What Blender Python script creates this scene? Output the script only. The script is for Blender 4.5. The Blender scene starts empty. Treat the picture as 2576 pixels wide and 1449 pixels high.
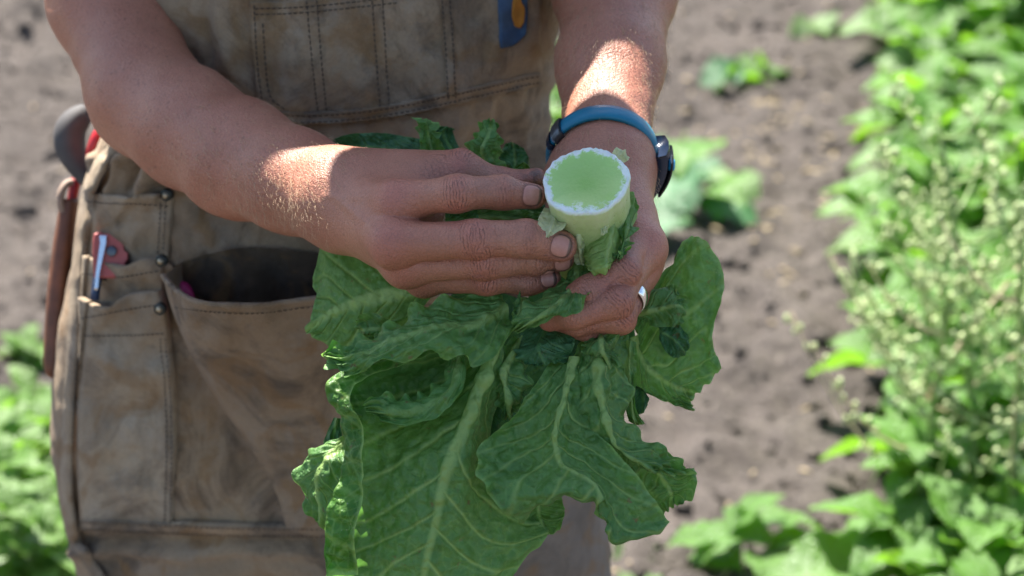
import bpy, math, random
import numpy as np
from mathutils import Vector, Matrix

SC = bpy.context.scene
COL = SC.collection
R = math.radians

# ------------------------------------------------------------------ camera
PITCH = R(24.0)
CAMZ = 1.70
FPX = 6061.0                      # focal length in pixels of a 2576 px wide frame
cam = bpy.data.cameras.new('camera')
cam.sensor_width = 36.0
cam.lens = 36.0 * FPX / 2576.0
cam.clip_end = 2000.0
cam.dof.use_dof = True
cam.dof.focus_distance = 1.572
cam.dof.aperture_fstop = 6.8
cam_o = bpy.data.objects.new('camera', cam)
COL.objects.link(cam_o)
cam_o.location = (0, 0, CAMZ)
cam_o.rotation_euler = (math.pi / 2 - PITCH, 0, 0)
SC.camera = cam_o

# ------------------------------------------------------------------ sky, sun, exposure
SUN_EL, SUN_AZ = R(57.0), R(-20.0)          # azimuth from +Y (behind the person) towards +X
world = bpy.data.worlds.new('World')
SC.world = world
world.use_nodes = True
wn = world.node_tree
sky = wn.nodes.new('ShaderNodeTexSky')
sky.sky_type = 'NISHITA'
sky.sun_disc = False
sky.sun_elevation = SUN_EL
sky.sun_rotation = SUN_AZ
bg = wn.nodes['Background']
wn.links.new(sky.outputs[0], bg.inputs[0])
bg.inputs[1].default_value = 0.065
sun = bpy.data.lights.new('sun', 'SUN')
sun.energy = 5.0
sun.angle = R(0.5)
sun.color = (1.0, 0.95, 0.87)
sun_o = bpy.data.objects.new('sun', sun)
COL.objects.link(sun_o)
SDIR = Vector((math.sin(SUN_AZ) * math.cos(SUN_EL), math.cos(SUN_AZ) * math.cos(SUN_EL), math.sin(SUN_EL)))
sun_o.rotation_euler = SDIR.to_track_quat('Z', 'Y').to_euler()
SC.view_settings.view_transform = 'Standard'
SC.view_settings.look = 'None'
SC.view_settings.exposure = 1.9
SC.view_settings.gamma = 1.0
SC.view_settings.use_curve_mapping = False
SC.cycles.use_denoising = True
SC.cycles.max_bounces = 5
SC.cycles.diffuse_bounces = 3
SC.cycles.glossy_bounces = 2
SC.cycles.transmission_bounces = 3
SC.cycles.caustics_reflective = False
SC.cycles.caustics_refractive = False
SC.cycles.transparent_max_bounces = 8

# ------------------------------------------------------------------ helpers
FWD = np.array([0, math.cos(PITCH), -math.sin(PITCH)])
UPV = np.array([0, math.sin(PITCH), math.cos(PITCH)])
RGT = np.array([1.0, 0, 0])
CAM = np.array([0, 0, CAMZ])


def ray(px, py):
    px = np.asarray(px, float); py = np.asarray(py, float)
    return ((px - 1288) / FPX)[..., None] * RGT + FWD - ((py - 724.5) / FPX)[..., None] * UPV


def P(px, py, d):
    """world point seen at photograph position (px, py) at axial distance d"""
    return CAM + ray(px, py) * np.asarray(d, float)[..., None]


def PZ(px, py, z):
    r = ray(px, py)
    return CAM + r * ((z - CAMZ) / r[..., 2])[..., None]


def proj(w):
    v = np.asarray(w) - CAM
    d = v @ FWD
    return 1288 + FPX * (v @ RGT) / d, 724.5 - FPX * (v @ UPV) / d, d


def unit(v):
    v = np.asarray(v, float)
    return v / (np.linalg.norm(v, axis=-1, keepdims=True) + 1e-12)


def sstep(a, b, x):
    t = np.clip((x - a) / (b - a), 0, 1)
    return t * t * (3 - 2 * t)


class Wob:
    """smooth pseudo noise from a sum of sines, about -1..1"""
    def __init__(s, seed, dim=2, n=14, octaves=3):
        r = np.random.RandomState(seed)
        s.k = []; s.a = []; s.p = []
        for o in range(octaves):
            k = r.normal(size=(n, dim)); k = unit(k) * (2.0 ** o) * r.uniform(.6, 1.6, (n, 1))
            s.k.append(k); s.p.append(r.uniform(0, 6.28, n)); s.a.append(np.full(n, .62 ** o))
        s.k = np.vstack(s.k); s.p = np.hstack(s.p); s.a = np.hstack(s.a); s.n = math.sqrt(n) * .9

    def __call__(s, *c):
        c = np.stack([np.asarray(x, float) for x in c], -1)
        out = np.zeros(c.shape[:-1])
        for k, p, a in zip(s.k, s.p, s.a):
            out += a * np.sin(c @ k + p)
        return out / s.n


def mesh_obj(name, v, f, mat=None, parent=None, flat=False, attrs=None):
    me = bpy.data.meshes.new(name)
    v = np.asarray(v, float)
    me.from_pydata([tuple(x) for x in v.tolist()], [], f.tolist() if hasattr(f, 'tolist') else f, shade_flat=flat)
    if attrs:
        for k, a in attrs.items():
            at = me.attributes.new(k, 'FLOAT', 'POINT')
            at.data.foreach_set('value', np.ascontiguousarray(a, dtype=np.float32))
    if mat:
        me.materials.append(mat)
    o = bpy.data.objects.new(name, me)
    COL.objects.link(o)
    if parent:
        o.parent = parent
    return o


def empty(name, loc=(0, 0, 0)):
    o = bpy.data.objects.new(name, None)
    COL.objects.link(o)
    o.location = loc
    o.empty_display_size = .05
    return o


def tag(o, label=None, cat=None, group=None, kind=None):
    if label: o['label'] = label
    if cat: o['category'] = cat
    if group: o['group'] = group
    if kind: o['kind'] = kind
    return o


def adopt(o, parent):
    """parent keeping the world-space vertices (parent is a pure translation)"""
    o.parent = parent
    o.location = -Vector(parent.location)
    return o


def grid_faces(nu, nv, off=0, wrap=False):
    i = np.arange(nu - 1)[:, None]
    jn = nv if wrap else nv - 1
    j = np.arange(jn)[None, :]
    j2 = (j + 1) % nv
    a = i * nv + j; b = i * nv + j2; c = (i + 1) * nv + j2; d = (i + 1) * nv + j
    return np.stack([np.broadcast_to(x, (nu - 1, jn)).ravel() for x in (a, b, c, d)], 1) + off


def crom(pts, n):
    """Catmull-Rom through rows of pts (k,...) sampled at n values"""
    p = np.asarray(pts, float)
    k = len(p)
    if k == 2:
        t = np.linspace(0, 1, n).reshape((-1,) + (1,) * (p.ndim - 1))
        return p[0] * (1 - t) + p[1] * t
    q = np.concatenate([(2 * p[0] - p[1])[None], p, (2 * p[-1] - p[-2])[None]])
    t = np.linspace(0, k - 1 - 1e-9, n)
    i = t.astype(int); u = (t - i).reshape((-1,) + (1,) * (p.ndim - 1))
    a, b, c, d = q[i], q[i + 1], q[i + 2], q[i + 3]
    return .5 * (2 * b + (c - a) * u + (2 * a - 5 * b + 4 * c - d) * u ** 2 + (3 * b - a - 3 * c + d) * u ** 3)


def tube(path, rad, ns=8, flat=1.0, up=None, closed=False, caps=True):
    """tube along path (k,3); rad scalar or (k,); flat squeezes along the binormal"""
    p = np.asarray(path, float); k = len(p)
    rad = np.broadcast_to(np.asarray(rad, float), (k,))
    if closed:
        t = unit(np.roll(p, -1, 0) - np.roll(p, 1, 0))
    else:
        t = unit(np.gradient(p, axis=0))
    up = np.array([0, 0, 1.0]) if up is None else np.asarray(up, float)
    nrm = []
    u = up
    for i in range(k):
        w = u - t[i] * (u @ t[i])
        if np.linalg.norm(w) < 1e-4:
            w = np.cross(t[i], [1, 0, 0.3])
        w = unit(w); nrm.append(w); u = w if up is None else (w * .5 + up * .5)
    nrm = np.array(nrm); bi = np.cross(t, nrm)
    a = np.linspace(0, 2 * math.pi, ns, endpoint=False)
    v = p[:, None] + rad[:, None, None] * (np.cos(a)[None, :, None] * nrm[:, None] + flat * np.sin(a)[None, :, None] * bi[:, None])
    v = v.reshape(-1, 3)
    f = grid_faces(k, ns, wrap=True).tolist()
    if closed:
        for j in range(ns):
            f.append([(k - 1) * ns + j, (k - 1) * ns + (j + 1) % ns, (j + 1) % ns, j])
    elif caps:
        f.append(list(range(ns))[::-1]); f.append([(k - 1) * ns + j for j in range(ns)])
    return v, f


class MB:
    def __init__(s): s.v = []; s.f = []; s.n = 0
    def add(s, v, f):
        v = np.asarray(v, float)
        s.v.append(v)
        f = f.tolist() if hasattr(f, 'tolist') else f
        s.f += [[i + s.n for i in q] for q in f]
        s.n += len(v)
    def build(s, name, mat, parent=None, flat=False):
        return mesh_obj(name, np.vstack(s.v), s.f, mat, parent, flat)


# ------------------------------------------------------------------ material helpers
class NT:
    def __init__(s, name):
        s.m = bpy.data.materials.new(name); s.m.use_nodes = True
        s.t = s.m.node_tree; s.t.nodes.clear()
        s.out = s.n('ShaderNodeOutputMaterial')
        s.tc = None
    def n(s, typ, **kw):
        nd = s.t.nodes.new(typ)
        for k, v in kw.items(): setattr(nd, k, v)
        return nd
    def set(s, sock, v):
        if v is None: return
        if hasattr(v, 'links'): s.t.links.new(v, sock)
        elif isinstance(v, (tuple, list)) and len(v) == 3 and sock.type == 'RGBA': sock.default_value = (*v, 1)
        elif sock.type == 'RGBA' and isinstance(v, (int, float)): sock.default_value = (v, v, v, 1)
        else: sock.default_value = v
    def coord(s, which='Object'):
        if s.tc is None: s.tc = s.n('ShaderNodeTexCoord')
        return s.tc.outputs[which]
    def geo(s):
        return s.n('ShaderNodeNewGeometry').outputs['Position']
    def noise(s, scale, detail=4, rough=.55, dist=0, vec=None, out='Fac'):
        nd = s.n('ShaderNodeTexNoise')
        s.set(nd.inputs['Vector'], vec if vec is not None else s.coord())
        s.set(nd.inputs['Scale'], scale); s.set(nd.inputs['Detail'], detail)
        s.set(nd.inputs['Roughness'], rough); s.set(nd.inputs['Distortion'], dist)
        return nd.outputs[out]
    def voro(s, scale, vec=None, feature='F1', out='Distance', rnd=1):
        nd = s.n('ShaderNodeTexVoronoi', feature=feature)
        s.set(nd.inputs['Vector'], vec if vec is not None else s.coord())
        s.set(nd.inputs['Scale'], scale); s.set(nd.inputs['Randomness'], rnd)
        return nd.outputs[out]
    def ramp(s, fac, *stops, interp='LINEAR'):
        nd = s.n('ShaderNodeValToRGB'); cr = nd.color_ramp; cr.interpolation = interp
        while len(cr.elements) < len(stops): cr.elements.new(.5)
        for e, (p, c) in zip(cr.elements, stops):
            e.position = p
            e.color = (c, c, c, 1) if isinstance(c, (int, float)) else (*c, 1)
        s.set(nd.inputs[0], fac)
        return nd.outputs[0]
    def mr(s, v, a, b, c=0, d=1, smooth=False):
        nd = s.n('ShaderNodeMapRange')
        if smooth: nd.interpolation_type = 'SMOOTHSTEP'
        for i, x in enumerate((v, a, b, c, d)): s.set(nd.inputs[i], x)
        return nd.outputs[0]
    def math(s, op, a, b=None, c=None):
        nd = s.n('ShaderNodeMath', operation=op)
        s.set(nd.inputs[0], a)
        if b is not None: s.set(nd.inputs[1], b)
        if c is not None: s.set(nd.inputs[2], c)
        return nd.outputs[0]
    def mix(s, fac, a, b, mode='MIX'):
        nd = s.n('ShaderNodeMix', data_type='RGBA', blend_type=mode)
        s.set(nd.inputs[0], fac); s.set(nd.inputs[6], a); s.set(nd.inputs[7], b)
        return nd.outputs[2]
    def attr(s, name):
        return s.n('ShaderNodeAttribute', attribute_name=name).outputs['Fac']
    def bump(s, h, dist=.001, strength=1.0, nrm=None):
        nd = s.n('ShaderNodeBump')
        s.set(nd.inputs['Strength'], strength); s.set(nd.inputs['Distance'], dist); s.set(nd.inputs['Height'], h)
        if nrm is not None: s.set(nd.inputs['Normal'], nrm)
        return nd.outputs[0]
    def bsdf(s, color, rough=.6, nrm=None, **kw):
        b = s.n('ShaderNodeBsdfPrincipled')
        s.set(b.inputs['Base Color'], color); s.set(b.inputs['Roughness'], rough)
        if nrm is not None: s.set(b.inputs['Normal'], nrm)
        for k, v in kw.items(): s.set(b.inputs[k.replace('_', ' ')], v)
        return b.outputs[0]
    def done(s, shader):
        s.t.links.new(shader, s.out.inputs[0]); return s.m


def plain(name, col, rough=.5, metal=0.0, grain=0, var=.15):
    t = NT(name)
    c = col
    n1 = t.noise(60, 4)
    c = t.mix(t.mr(n1, .3, .7, 0, 1), tuple(x * (1 - var) for x in col), tuple(min(1, x * (1 + var)) for x in col))
    nr = t.bump(t.noise(grain if grain else 900, 3), .0003, .5)
    return t.done(t.bsdf(c, rough, nr, Metallic=metal))


def leaf_material(name, lo, hi, vein, under, trans=.35, spots=True, rough=.38, scale=1.0, trans_col=None):
    t = NT(name)
    g = t.coord()
    n1 = t.noise(60 * scale, 6, .68)
    n2 = t.noise(12 * scale, 3)
    f = t.math('ADD', t.math('MULTIPLY', n1, .6), t.math('MULTIPLY', n2, .5))
    c = t.mix(t.mr(f, .38, .72, smooth=True), lo, hi)
    v = t.attr('vein')
    net = t.voro(62 * scale, vec=None, feature='DISTANCE_TO_EDGE')
    net2 = t.voro(150 * scale, vec=None, feature='DISTANCE_TO_EDGE')
    c = t.mix(t.math('MULTIPLY', t.mr(net, .01, .06, 1, 0), .34), c, vein)
    c = t.mix(t.math('MULTIPLY', t.mr(net2, .01, .08, 1, 0), .20), c, vein)
    ed = t.attr('edge')
    c = t.mix(t.mr(ed, .955, .995, 0, .6), c, tuple(min(1, 1.5 * x) for x in vein))
    geo = t.n('ShaderNodeNewGeometry')
    c = t.mix(t.math('MULTIPLY', geo.outputs['Backfacing'], .6), c, under)
    if spots:
        vo = t.voro(95 * scale, vec=None)
        sp = t.math('MULTIPLY', t.mr(vo, .16, .30, 1, 0), t.mr(t.noise(14 * scale, 3), .50, .58))
        fine = t.mr(t.noise(420 * scale, 2), .5, .6)
        c = t.mix(t.math('MULTIPLY', sp, t.math('MULTIPLY', fine, .95)), c, (.20, .115, .05))
        vo2 = t.voro(210 * scale)
        sp2 = t.math('MULTIPLY', t.mr(vo2, .06, .13, 1, 0), t.mr(t.noise(22 * scale, 2), .5, .6))
        c = t.mix(t.math('MULTIPLY', sp2, .55), c, (.42, .45, .30))
    cell = t.voro(190 * scale, feature='SMOOTH_F1')
    c = t.mix(t.mr(cell, .25, .75, 0, .38), c, lo)
    c = t.mix(t.mr(v, .15, .85, 0, .9), c, vein)
    h = t.math('ADD', t.math('MULTIPLY', cell, .9), t.math('ADD', t.math('MULTIPLY', t.noise(320 * scale, 3), .45), t.math('MULTIPLY', v, .5)))
    nr = t.bump(h, .0034, .85)
    b = t.bsdf(c, t.mr(t.noise(40 * scale, 3), .3, .7, rough - .03, rough + .14), nr, Specular_IOR_Level=.45)
    tr = t.n('ShaderNodeBsdfTranslucent')
    t.set(tr.inputs[0], t.mix(.5, c, trans_col or tuple(min(1, x * 2.2) for x in hi)))
    mx = t.n('ShaderNodeMixShader')
    t.set(mx.inputs[0], trans); t.set(mx.inputs[1], b); t.set(mx.inputs[2], tr.outputs[0])
    return t.done(mx.outputs[0])


# skin ---------------------------------------------------------------
def skin_material():
    t = NT('skin')
    big = t.noise(14, 3)
    mid = t.noise(55, 4, .6)
    c = t.mix(t.mr(big, .3, .7), (.385, .145, .085), (.51, .225, .140))
    c = t.mix(t.mr(mid, .42, .75, 0, .5), c, (.44, .16, .10))
    c = t.mix(t.math('MULTIPLY', t.attr('red'), .65), c, (.47, .13, .095))
    fr = t.voro(210)
    frm = t.math('MULTIPLY', t.mr(fr, .14, .34, 1, 0), t.mr(t.noise(90, 3), .46, .62))
    arm = t.attr('arm')
    c = t.mix(t.math('MULTIPLY', t.math('MULTIPLY', frm, arm), .55), c, (.17, .07, .04))
    net = t.voro(420, feature='DISTANCE_TO_EDGE')
    c = t.mix(t.mr(net, 0, .10, .34, 0), c, (.16, .065, .04))
    c = t.mix(t.mr(t.noise(300, 5, .7), .5, .72, 0, .28), c, (.22, .09, .055))
    # dirt on the fingers
    dm = t.math('MULTIPLY', t.attr('dirt'), t.mr(t.noise(120, 5, .7), .38, .66))
    c = t.mix(t.math('MULTIPLY', dm, .6), c, (.10, .065, .05))
    # skin creases over the joints
    cu = t.attr('cu'); cm = t.attr('cm')
    wv = t.math('ADD', cu, t.math('MULTIPLY', t.math('SUBTRACT', t.noise(105, 4, .65), .5), 6.5))
    sn = t.math('SINE', t.math('MULTIPLY', wv, 3.0))
    brk = t.mr(t.noise(230, 3), .36, .58, .08, 1)
    ln = t.math('MULTIPLY', t.math('MULTIPLY', t.mr(sn, .55, 1.0, 0, 1), cm), brk)
    c = t.mix(t.math('MULTIPLY', ln, .5), c, (.085, .04, .03))
    # nails
    nd = t.attr('nail'); nu = t.attr('nailu')
    inside = t.mr(nd, .97, 1.0, 1, 0)
    ncol = t.mix(t.mr(t.noise(240, 2), .3, .7), (.46, .20, .15), (.54, .26, .20))
    ncol = t.mix(t.mr(nu, .62, .72, 0, .75), ncol, (.10, .07, .05))
    c = t.mix(inside, c, ncol)
    rim = t.math('MULTIPLY', t.mr(nd, .93, 1.02, 0, 1), t.mr(nd, 1.04, 1.22, 1, 0))
    c = t.mix(t.math('MULTIPLY', t.math('MULTIPLY', rim, .85), t.mr(nu, -1.0, .3, .35, 1)), c, (.06, .035, .028))
    # relief
    pores = t.voro(900, feature='F1')
    h = t.math('ADD', t.math('MULTIPLY', pores, .20), t.math('MULTIPLY', t.noise(420, 4, .65), .55))
    lines = t.voro(260, vec=None, feature='DISTANCE_TO_EDGE')
    h = t.math('ADD', h, t.math('MULTIPLY', t.mr(lines, 0, .12), .07))
    h = t.math('SUBTRACT', h, t.math('MULTIPLY', ln, .6))
    h = t.math('MULTIPLY', h, t.mr(inside, 0, 1, 1, .08))
    nr = t.bump(h, .0018, .8)
    ro = t.mix(inside, t.mr(mid, .3, .7, .34, .50), .42)
    return t.done(t.bsdf(c, ro, nr, Specular_IOR_Level=.6))


def canvas_material(name, a, b, dark, blue, weave=1.0):
    t = NT(name)
    g = t.geo()
    n0 = t.noise(7, 5, .62, .6, vec=g)
    n1 = t.noise(24, 5, .65, vec=g)
    c = t.mix(t.mr(n0, .34, .68), a, b)
    c = t.mix(t.mr(n1, .5, .72, 0, .55), c, blue)
    c = t.mix(t.mr(t.noise(11, 6, .7, 1.0, vec=g), .50, .66, 0, .85), c, dark)
    oc = t.mr(t.noise(16, 3, .5, 2.0, vec=g), .53, .66, 0, .6)
    c = t.mix(oc, c, (.27, .145, .05))
    # creasing wear and thread weave
    w1 = t.n('ShaderNodeTexWave', wave_type='BANDS', bands_direction='Z'); t.set(w1.inputs['Vector'], g)
    t.set(w1.inputs['Scale'], 200.0); t.set(w1.inputs['Distortion'], 1.5); t.set(w1.inputs['Detail Scale'], 4.0)
    w2 = t.n('ShaderNodeTexWave', wave_type='BANDS', bands_direction='X'); t.set(w2.inputs['Vector'], g)
    t.set(w2.inputs['Scale'], 200.0); t.set(w2.inputs['Distortion'], 1.5)
    wv = t.math('ADD', t.math('MULTIPLY', w1.outputs[1], .6), t.math('MULTIPLY', w2.outputs[1], .25))
    c = t.mix(t.math('MULTIPLY', wv, .20 * weave), c, tuple(min(1, x * 1.5) for x in b))
    fine = t.noise(500, 3, .7, vec=g)
    c = t.mix(t.mr(fine, .35, .7, 0, .22), c, dark)
    h = t.math('ADD', t.math('MULTIPLY', wv, .5), t.math('ADD', t.math('MULTIPLY', t.noise(150, 4, vec=g), .6), t.math('MULTIPLY', t.noise(30, 4, vec=g), 3.0)))
    nr = t.bump(h, .0022, .9)
    return t.done(t.bsdf(c, .9, nr, Specular_IOR_Level=.15, Sheen_Weight=.1))


MAT = {}
MAT['skin'] = skin_material()
MAT['canvas'] = canvas_material('brown_canvas', (.245, .165, .098), (.430, .315, .205), (.058, .041, .030), (.33, .285, .24))
MAT['canvas_light'] = canvas_material('worn_canvas', (.30, .215, .135), (.50, .395, .275), (.13, .092, .062), (.38, .33, .275))
MAT['trouser'] = canvas_material('trouser_cloth', (.22, .17, .13), (.36, .29, .23), (.11, .09, .07), (.28, .26, .25))
MAT['thread'] = plain('dark_thread', (.045, .034, .027), .8)
MAT['shirt'] = plain('shirt_cloth', (.06, .065, .08), .9)
MAT['hat'] = plain('straw_hat', (.40, .31, .18), .8)
MAT['brass'] = plain('aged_brass', (.42, .36, .26), .35, 1.0)
MAT['brass_dark'] = plain('dark_rivet', (.05, .055, .05), .4, .6)
MAT['leather'] = plain('brown_leather', (.165, .058, .026), .5, 0, 350, .3)
MAT['leather_edge'] = plain('leather_edge', (.34, .24, .18), .7, 0, 350, .2)
MAT['rubber'] = plain('grey_rubber', (.075, .07, .07), .75, 0, 700, .15)
MAT['rubber_black'] = plain('black_rubber', (.018, .018, .02), .6, 0, 700)
MAT['red'] = plain('red_plastic', (.40, .010, .014), .35)
MAT['red_worn'] = plain('worn_red_plastic', (.48, .10, .085), .4)
MAT['chrome'] = plain('bright_steel', (.75, .77, .8), .18, 1.0, 0, .05)
MAT['steel'] = plain('dark_steel', (.12, .13, .15), .35, .8)
MAT['pen_blue'] = plain('blue_pen_barrel', (.02, .045, .11), .3)
MAT['pink'] = plain('pink_plastic', (.50, .03, .16), .35)
MAT['strap'] = plain('blue_strap', (.004, .16, .26), .42, 0, 500, .12)
MAT['watch'] = plain('navy_case', (.010, .020, .045), .22, 0, 900, .1)
MAT['button'] = plain('blue_button', (.02, .30, .55), .35)
MAT['glass'] = plain('watch_glass', (.01, .012, .016), .05)
MAT['silver'] = plain('silver_ring', (.86, .86, .87), .12, 1.0, 0, .03)
MAT['leaf'] = leaf_material('romaine_leaf', (.024, .100, .012), (.105, .260, .030), (.34, .50, .15), (.15, .32, .10))
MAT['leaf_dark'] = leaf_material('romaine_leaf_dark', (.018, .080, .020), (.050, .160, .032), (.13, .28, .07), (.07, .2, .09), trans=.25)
MAT['leaf_light'] = leaf_material('romaine_leaf_light', (.23, .41, .075), (.38, .56, .15), (.48, .60, .26), (.3, .46, .16), spots=False, trans=.4)
MAT['row_leaf'] = leaf_material('row_leaf', (.040, .140, .010), (.120, .29, .020), (.20, .36, .06), (.12, .25, .045), trans=.42, spots=False, rough=.28, trans_col=(.30, .62, .035))
MAT['row_leaf_pale'] = leaf_material('row_leaf_pale', (.10, .20, .05), (.22, .36, .11), (.3, .42, .17), (.2, .3, .13), trans=.38, spots=False, rough=.36)
MAT['weed_leaf'] = leaf_material('weed_leaf', (.05, .14, .015), (.14, .27, .03), (.22, .35, .07), (.14, .25, .06), trans=.42, spots=False, rough=.36)
MAT['stalk'] = plain('green_stalk', (.20, .30, .09), .5, 0, 300, .25)
MAT['dry_stalk'] = plain('dry_stalk', (.46, .38, .24), .8, 0, 300, .25)
MAT['bud'] = plain('pale_bud', (.46, .54, .25), .5, 0, 600, .25)
MAT['denim'] = plain('blue_label', (.045, .085, .15), .8, 0, 900, .35)
MAT['orange'] = plain('orange_mark', (.42, .17, .02), .8, 0, 900, .25)
MAT['boot'] = plain('boot_leather', (.07, .045, .03), .6)
MAT['straw'] = plain('dry_straw', (.46, .36, .22), .85)
MAT['stone'] = plain('pale_stone', (.52, .50, .48), .85, 0, 200, .15)


def soil_material(name, k=1.0):
    t = NT(name)
    g = t.geo()
    n0 = t.noise(2.2, 6, .65, vec=g)
    n1 = t.noise(34, 6, .7, vec=g)
    c = t.mix(t.mr(n0, .35, .65), (.088 * k, .075 * k, .068 * k), (.134 * k, .115 * k, .103 * k))
    c = t.mix(t.mr(n1, .5, .72, 0, .7), c, (.195 * k, .168 * k, .145 * k))
    c = t.mix(t.mr(t.voro(55, vec=g), .05, .25, .55, 0), c, (.225 * k, .195 * k, .17 * k))
    h = t.math('ADD', t.math('MULTIPLY', t.noise(18, 6, .7, vec=g), 1.0), t.math('MULTIPLY', t.noise(90, 4, .7, vec=g), .35))
    return t.done(t.bsdf(c, .95, t.bump(h, .05, .9), Specular_IOR_Level=.15))


MAT['soil'] = soil_material('dry_soil')
MAT['clod'] = soil_material('soil_clod', 1.1)

# ================================================================== SETTING: ground
def axis(fine0, fine1, step, far):
    a = np.arange(fine0, fine1 + 1e-6, step)
    lo = [fine0 - step * (1.35 ** i - 1) / .35 for i in range(1, 60)]
    hi = [fine1 + step * (1.35 ** i - 1) / .35 for i in range(1, 60)]
    lo = [x for x in lo if x > -far][::-1]; hi = [x for x in hi if x < far]
    return np.concatenate([[-far], lo, a, hi, [far]])


gx = axis(-1.25, 1.75, .016, 400.0); gy = axis(2.2, 6.6, .018, 400.0)
GX, GY = np.meshgrid(gx, gy, indexing='ij')
wa, wb = Wob(1, 2, 16, 3), Wob(2, 2, 18, 3)
near = np.exp(-((np.maximum(0, np.abs(GX) - 4) / 3) ** 2)) * np.exp(-((np.maximum(0, np.abs(GY - 4) - 4) / 3) ** 2))
def ground_h(x, y):
    b = wb(x * 16, y * 16)
    return .012 * wa(x * 4, y * 4) + .012 * np.abs(b) + .007 * wb(x * 45, y * 45)
GZ = (ground_h(GX, GY) - .01) * near
ground = mesh_obj('ground', np.stack([GX, GY, GZ], -1).reshape(-1, 3), grid_faces(len(gx), len(gy))[:, ::-1], MAT['soil'])
tag(ground, kind='structure')


def gz(x, y):
    return float(ground_h(np.array([x]), np.array([y]))[0]) - .01


# loose clods and straw crumbs on the soil (uncountable)
rng = np.random.RandomState(5)
ico_v = np.array([[0, 0, 1], [.89, 0, .45], [.28, .85, .45], [-.72, .53, .45], [-.72, -.53, .45], [.28, -.85, .45],
                  [.72, .53, -.45], [-.28, .85, -.45], [-.89, 0, -.45], [-.28, -.85, -.45], [.72, -.53, -.45], [0, 0, -1]])
ico_f = [[0, 1, 2], [0, 2, 3], [0, 3, 4], [0, 4, 5], [0, 5, 1], [1, 6, 2], [2, 7, 3], [3, 8, 4], [4, 9, 5], [5, 10, 1],
         [6, 7, 2], [7, 8, 3], [8, 9, 4], [9, 10, 5], [10, 6, 1], [11, 7, 6], [11, 8, 7], [11, 9, 8], [11, 10, 9], [11, 6, 10]]
cl = MB()
CY = rng.uniform(2.4, 6.4, 5200); CX = rng.uniform(-.30, .30, 5200) * CY; CZ = ground_h(CX, CY) - .01
for i in range(5200):
    x, y = CX[i], CY[i]
    s = .004 + .010 * rng.rand() ** 3 + (.012 if rng.rand() < .03 else 0)
    v = ico_v * (1 + .35 * rng.uniform(-1, 1, (12, 1))) * s * np.array([1, rng.uniform(.7, 1.3), rng.uniform(.5, .8)])
    a = rng.uniform(0, 6.28); c_, s_ = math.cos(a), math.sin(a)
    v = v @ np.array([[c_, s_, 0], [-s_, c_, 0], [0, 0, 1]])
    cl.add(v + [x, y, CZ[i] + s * .25], ico_f)
tag(cl.build('soil_clods', MAT['clod']), 'loose crumbs and small clods of dry soil between the rows', 'soil', kind='stuff')
st = MB()
for i in range(480):
    if rng.rand() < .45:
        c0 = [PZ(1950, 290, 0.), PZ(1900, 480, 0.), PZ(1330, 300, 0), PZ(1500, 1400, 0)][rng.randint(4)]
        x, y = c0[0] + rng.normal() * .10, c0[1] + rng.normal() * .2
    else:
        y = rng.uniform(2.6, 6.3); x = rng.uniform(-.28 * y, .24 * y)
    a = rng.uniform(0, 6.28); L = rng.uniform(.005, .018); w = rng.uniform(.001, .003)
    z = gz(x, y) + .004
    dx, dy = math.cos(a) * L, math.sin(a) * L
    nx, ny = -math.sin(a) * w, math.cos(a) * w
    zz = rng.uniform(-.002, .006)
    st.add([[x - dx - nx, y - dy - ny, z], [x + dx - nx, y + dy - ny, z + zz], [x + dx + nx, y + dy + ny, z + zz], [x - dx + nx, y - dy + ny, z],
            [x, y, z + .004 + zz / 2]], [[0, 1, 4], [1, 2, 4], [2, 3, 4], [3, 0, 4], [3, 2, 1, 0]])
tag(st.build('straw_litter', MAT['straw']), 'scraps of dry straw strewn over the bare soil', 'straw', kind='stuff')

# ================================================================== field plants
def leaf_proto(seed, L=.16, W=.10, curl=.5, fold=.25, ruff=.1, nu=12, nv=8, stem=.18):
    """a lettuce like leaf growing along +X from the origin, blade up"""
    r = np.random.RandomState(seed); wb_ = Wob(seed, 2, 8, 2)
    t = np.linspace(0, 1, nu)[:, None]; s = np.linspace(-1, 1, nv)[None, :]
    w = W * np.sin(np.pi * np.clip((t - .0) * .93 + .07, 0, 1)) ** .75 * (t > -1)
    w = w * (.25 + .75 * sstep(0, stem + .2, t)) * (1 + .10 * np.sin(t * 22 + seed) * np.abs(s))
    x = L * t + 0 * s
    ang = curl * t
    xx = L * np.sin(ang * 1.2) / max(curl * 1.2, .01) + 0 * s
    zz = L * (np.cos(ang * 1.2) - 1) / max(curl * 1.2, .01) + 0 * s
    y = w * s * .5
    z = zz + fold * np.abs(y) + ruff * w * np.abs(s) ** 2 * np.sin(t * 17 + s * 2 + seed) * .6 + .03 * W * wb_(t * 8 + 0 * s, s * 4 + 0 * t)
    v = np.stack([xx, y, z], -1).reshape(-1, 3)
    vein = np.exp(-(np.abs(s) * w / (W * .05)) ** 2) * (1 - .6 * t) + 0 * t
    ed = np.maximum(np.abs(s) + 0 * t, t + 0 * s)
    return v, grid_faces(nu, nv), vein.ravel(), (ed * .97).ravel()


def leaf_mesh(name, mat, *a, **k):
    v, f, ve, ed = leaf_proto(*a, **k)
    me = bpy.data.meshes.new(name)
    me.from_pydata([tuple(x) for x in v.tolist()], [], f.tolist(), shade_flat=False)
    for nme, arr in (('vein', ve), ('edge', ed)):
        at = me.attributes.new(nme, 'FLOAT', 'POINT'); at.data.foreach_set('value', np.ascontiguousarray(arr, dtype=np.float32))
    me.materials.append(mat)
    return me


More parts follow.
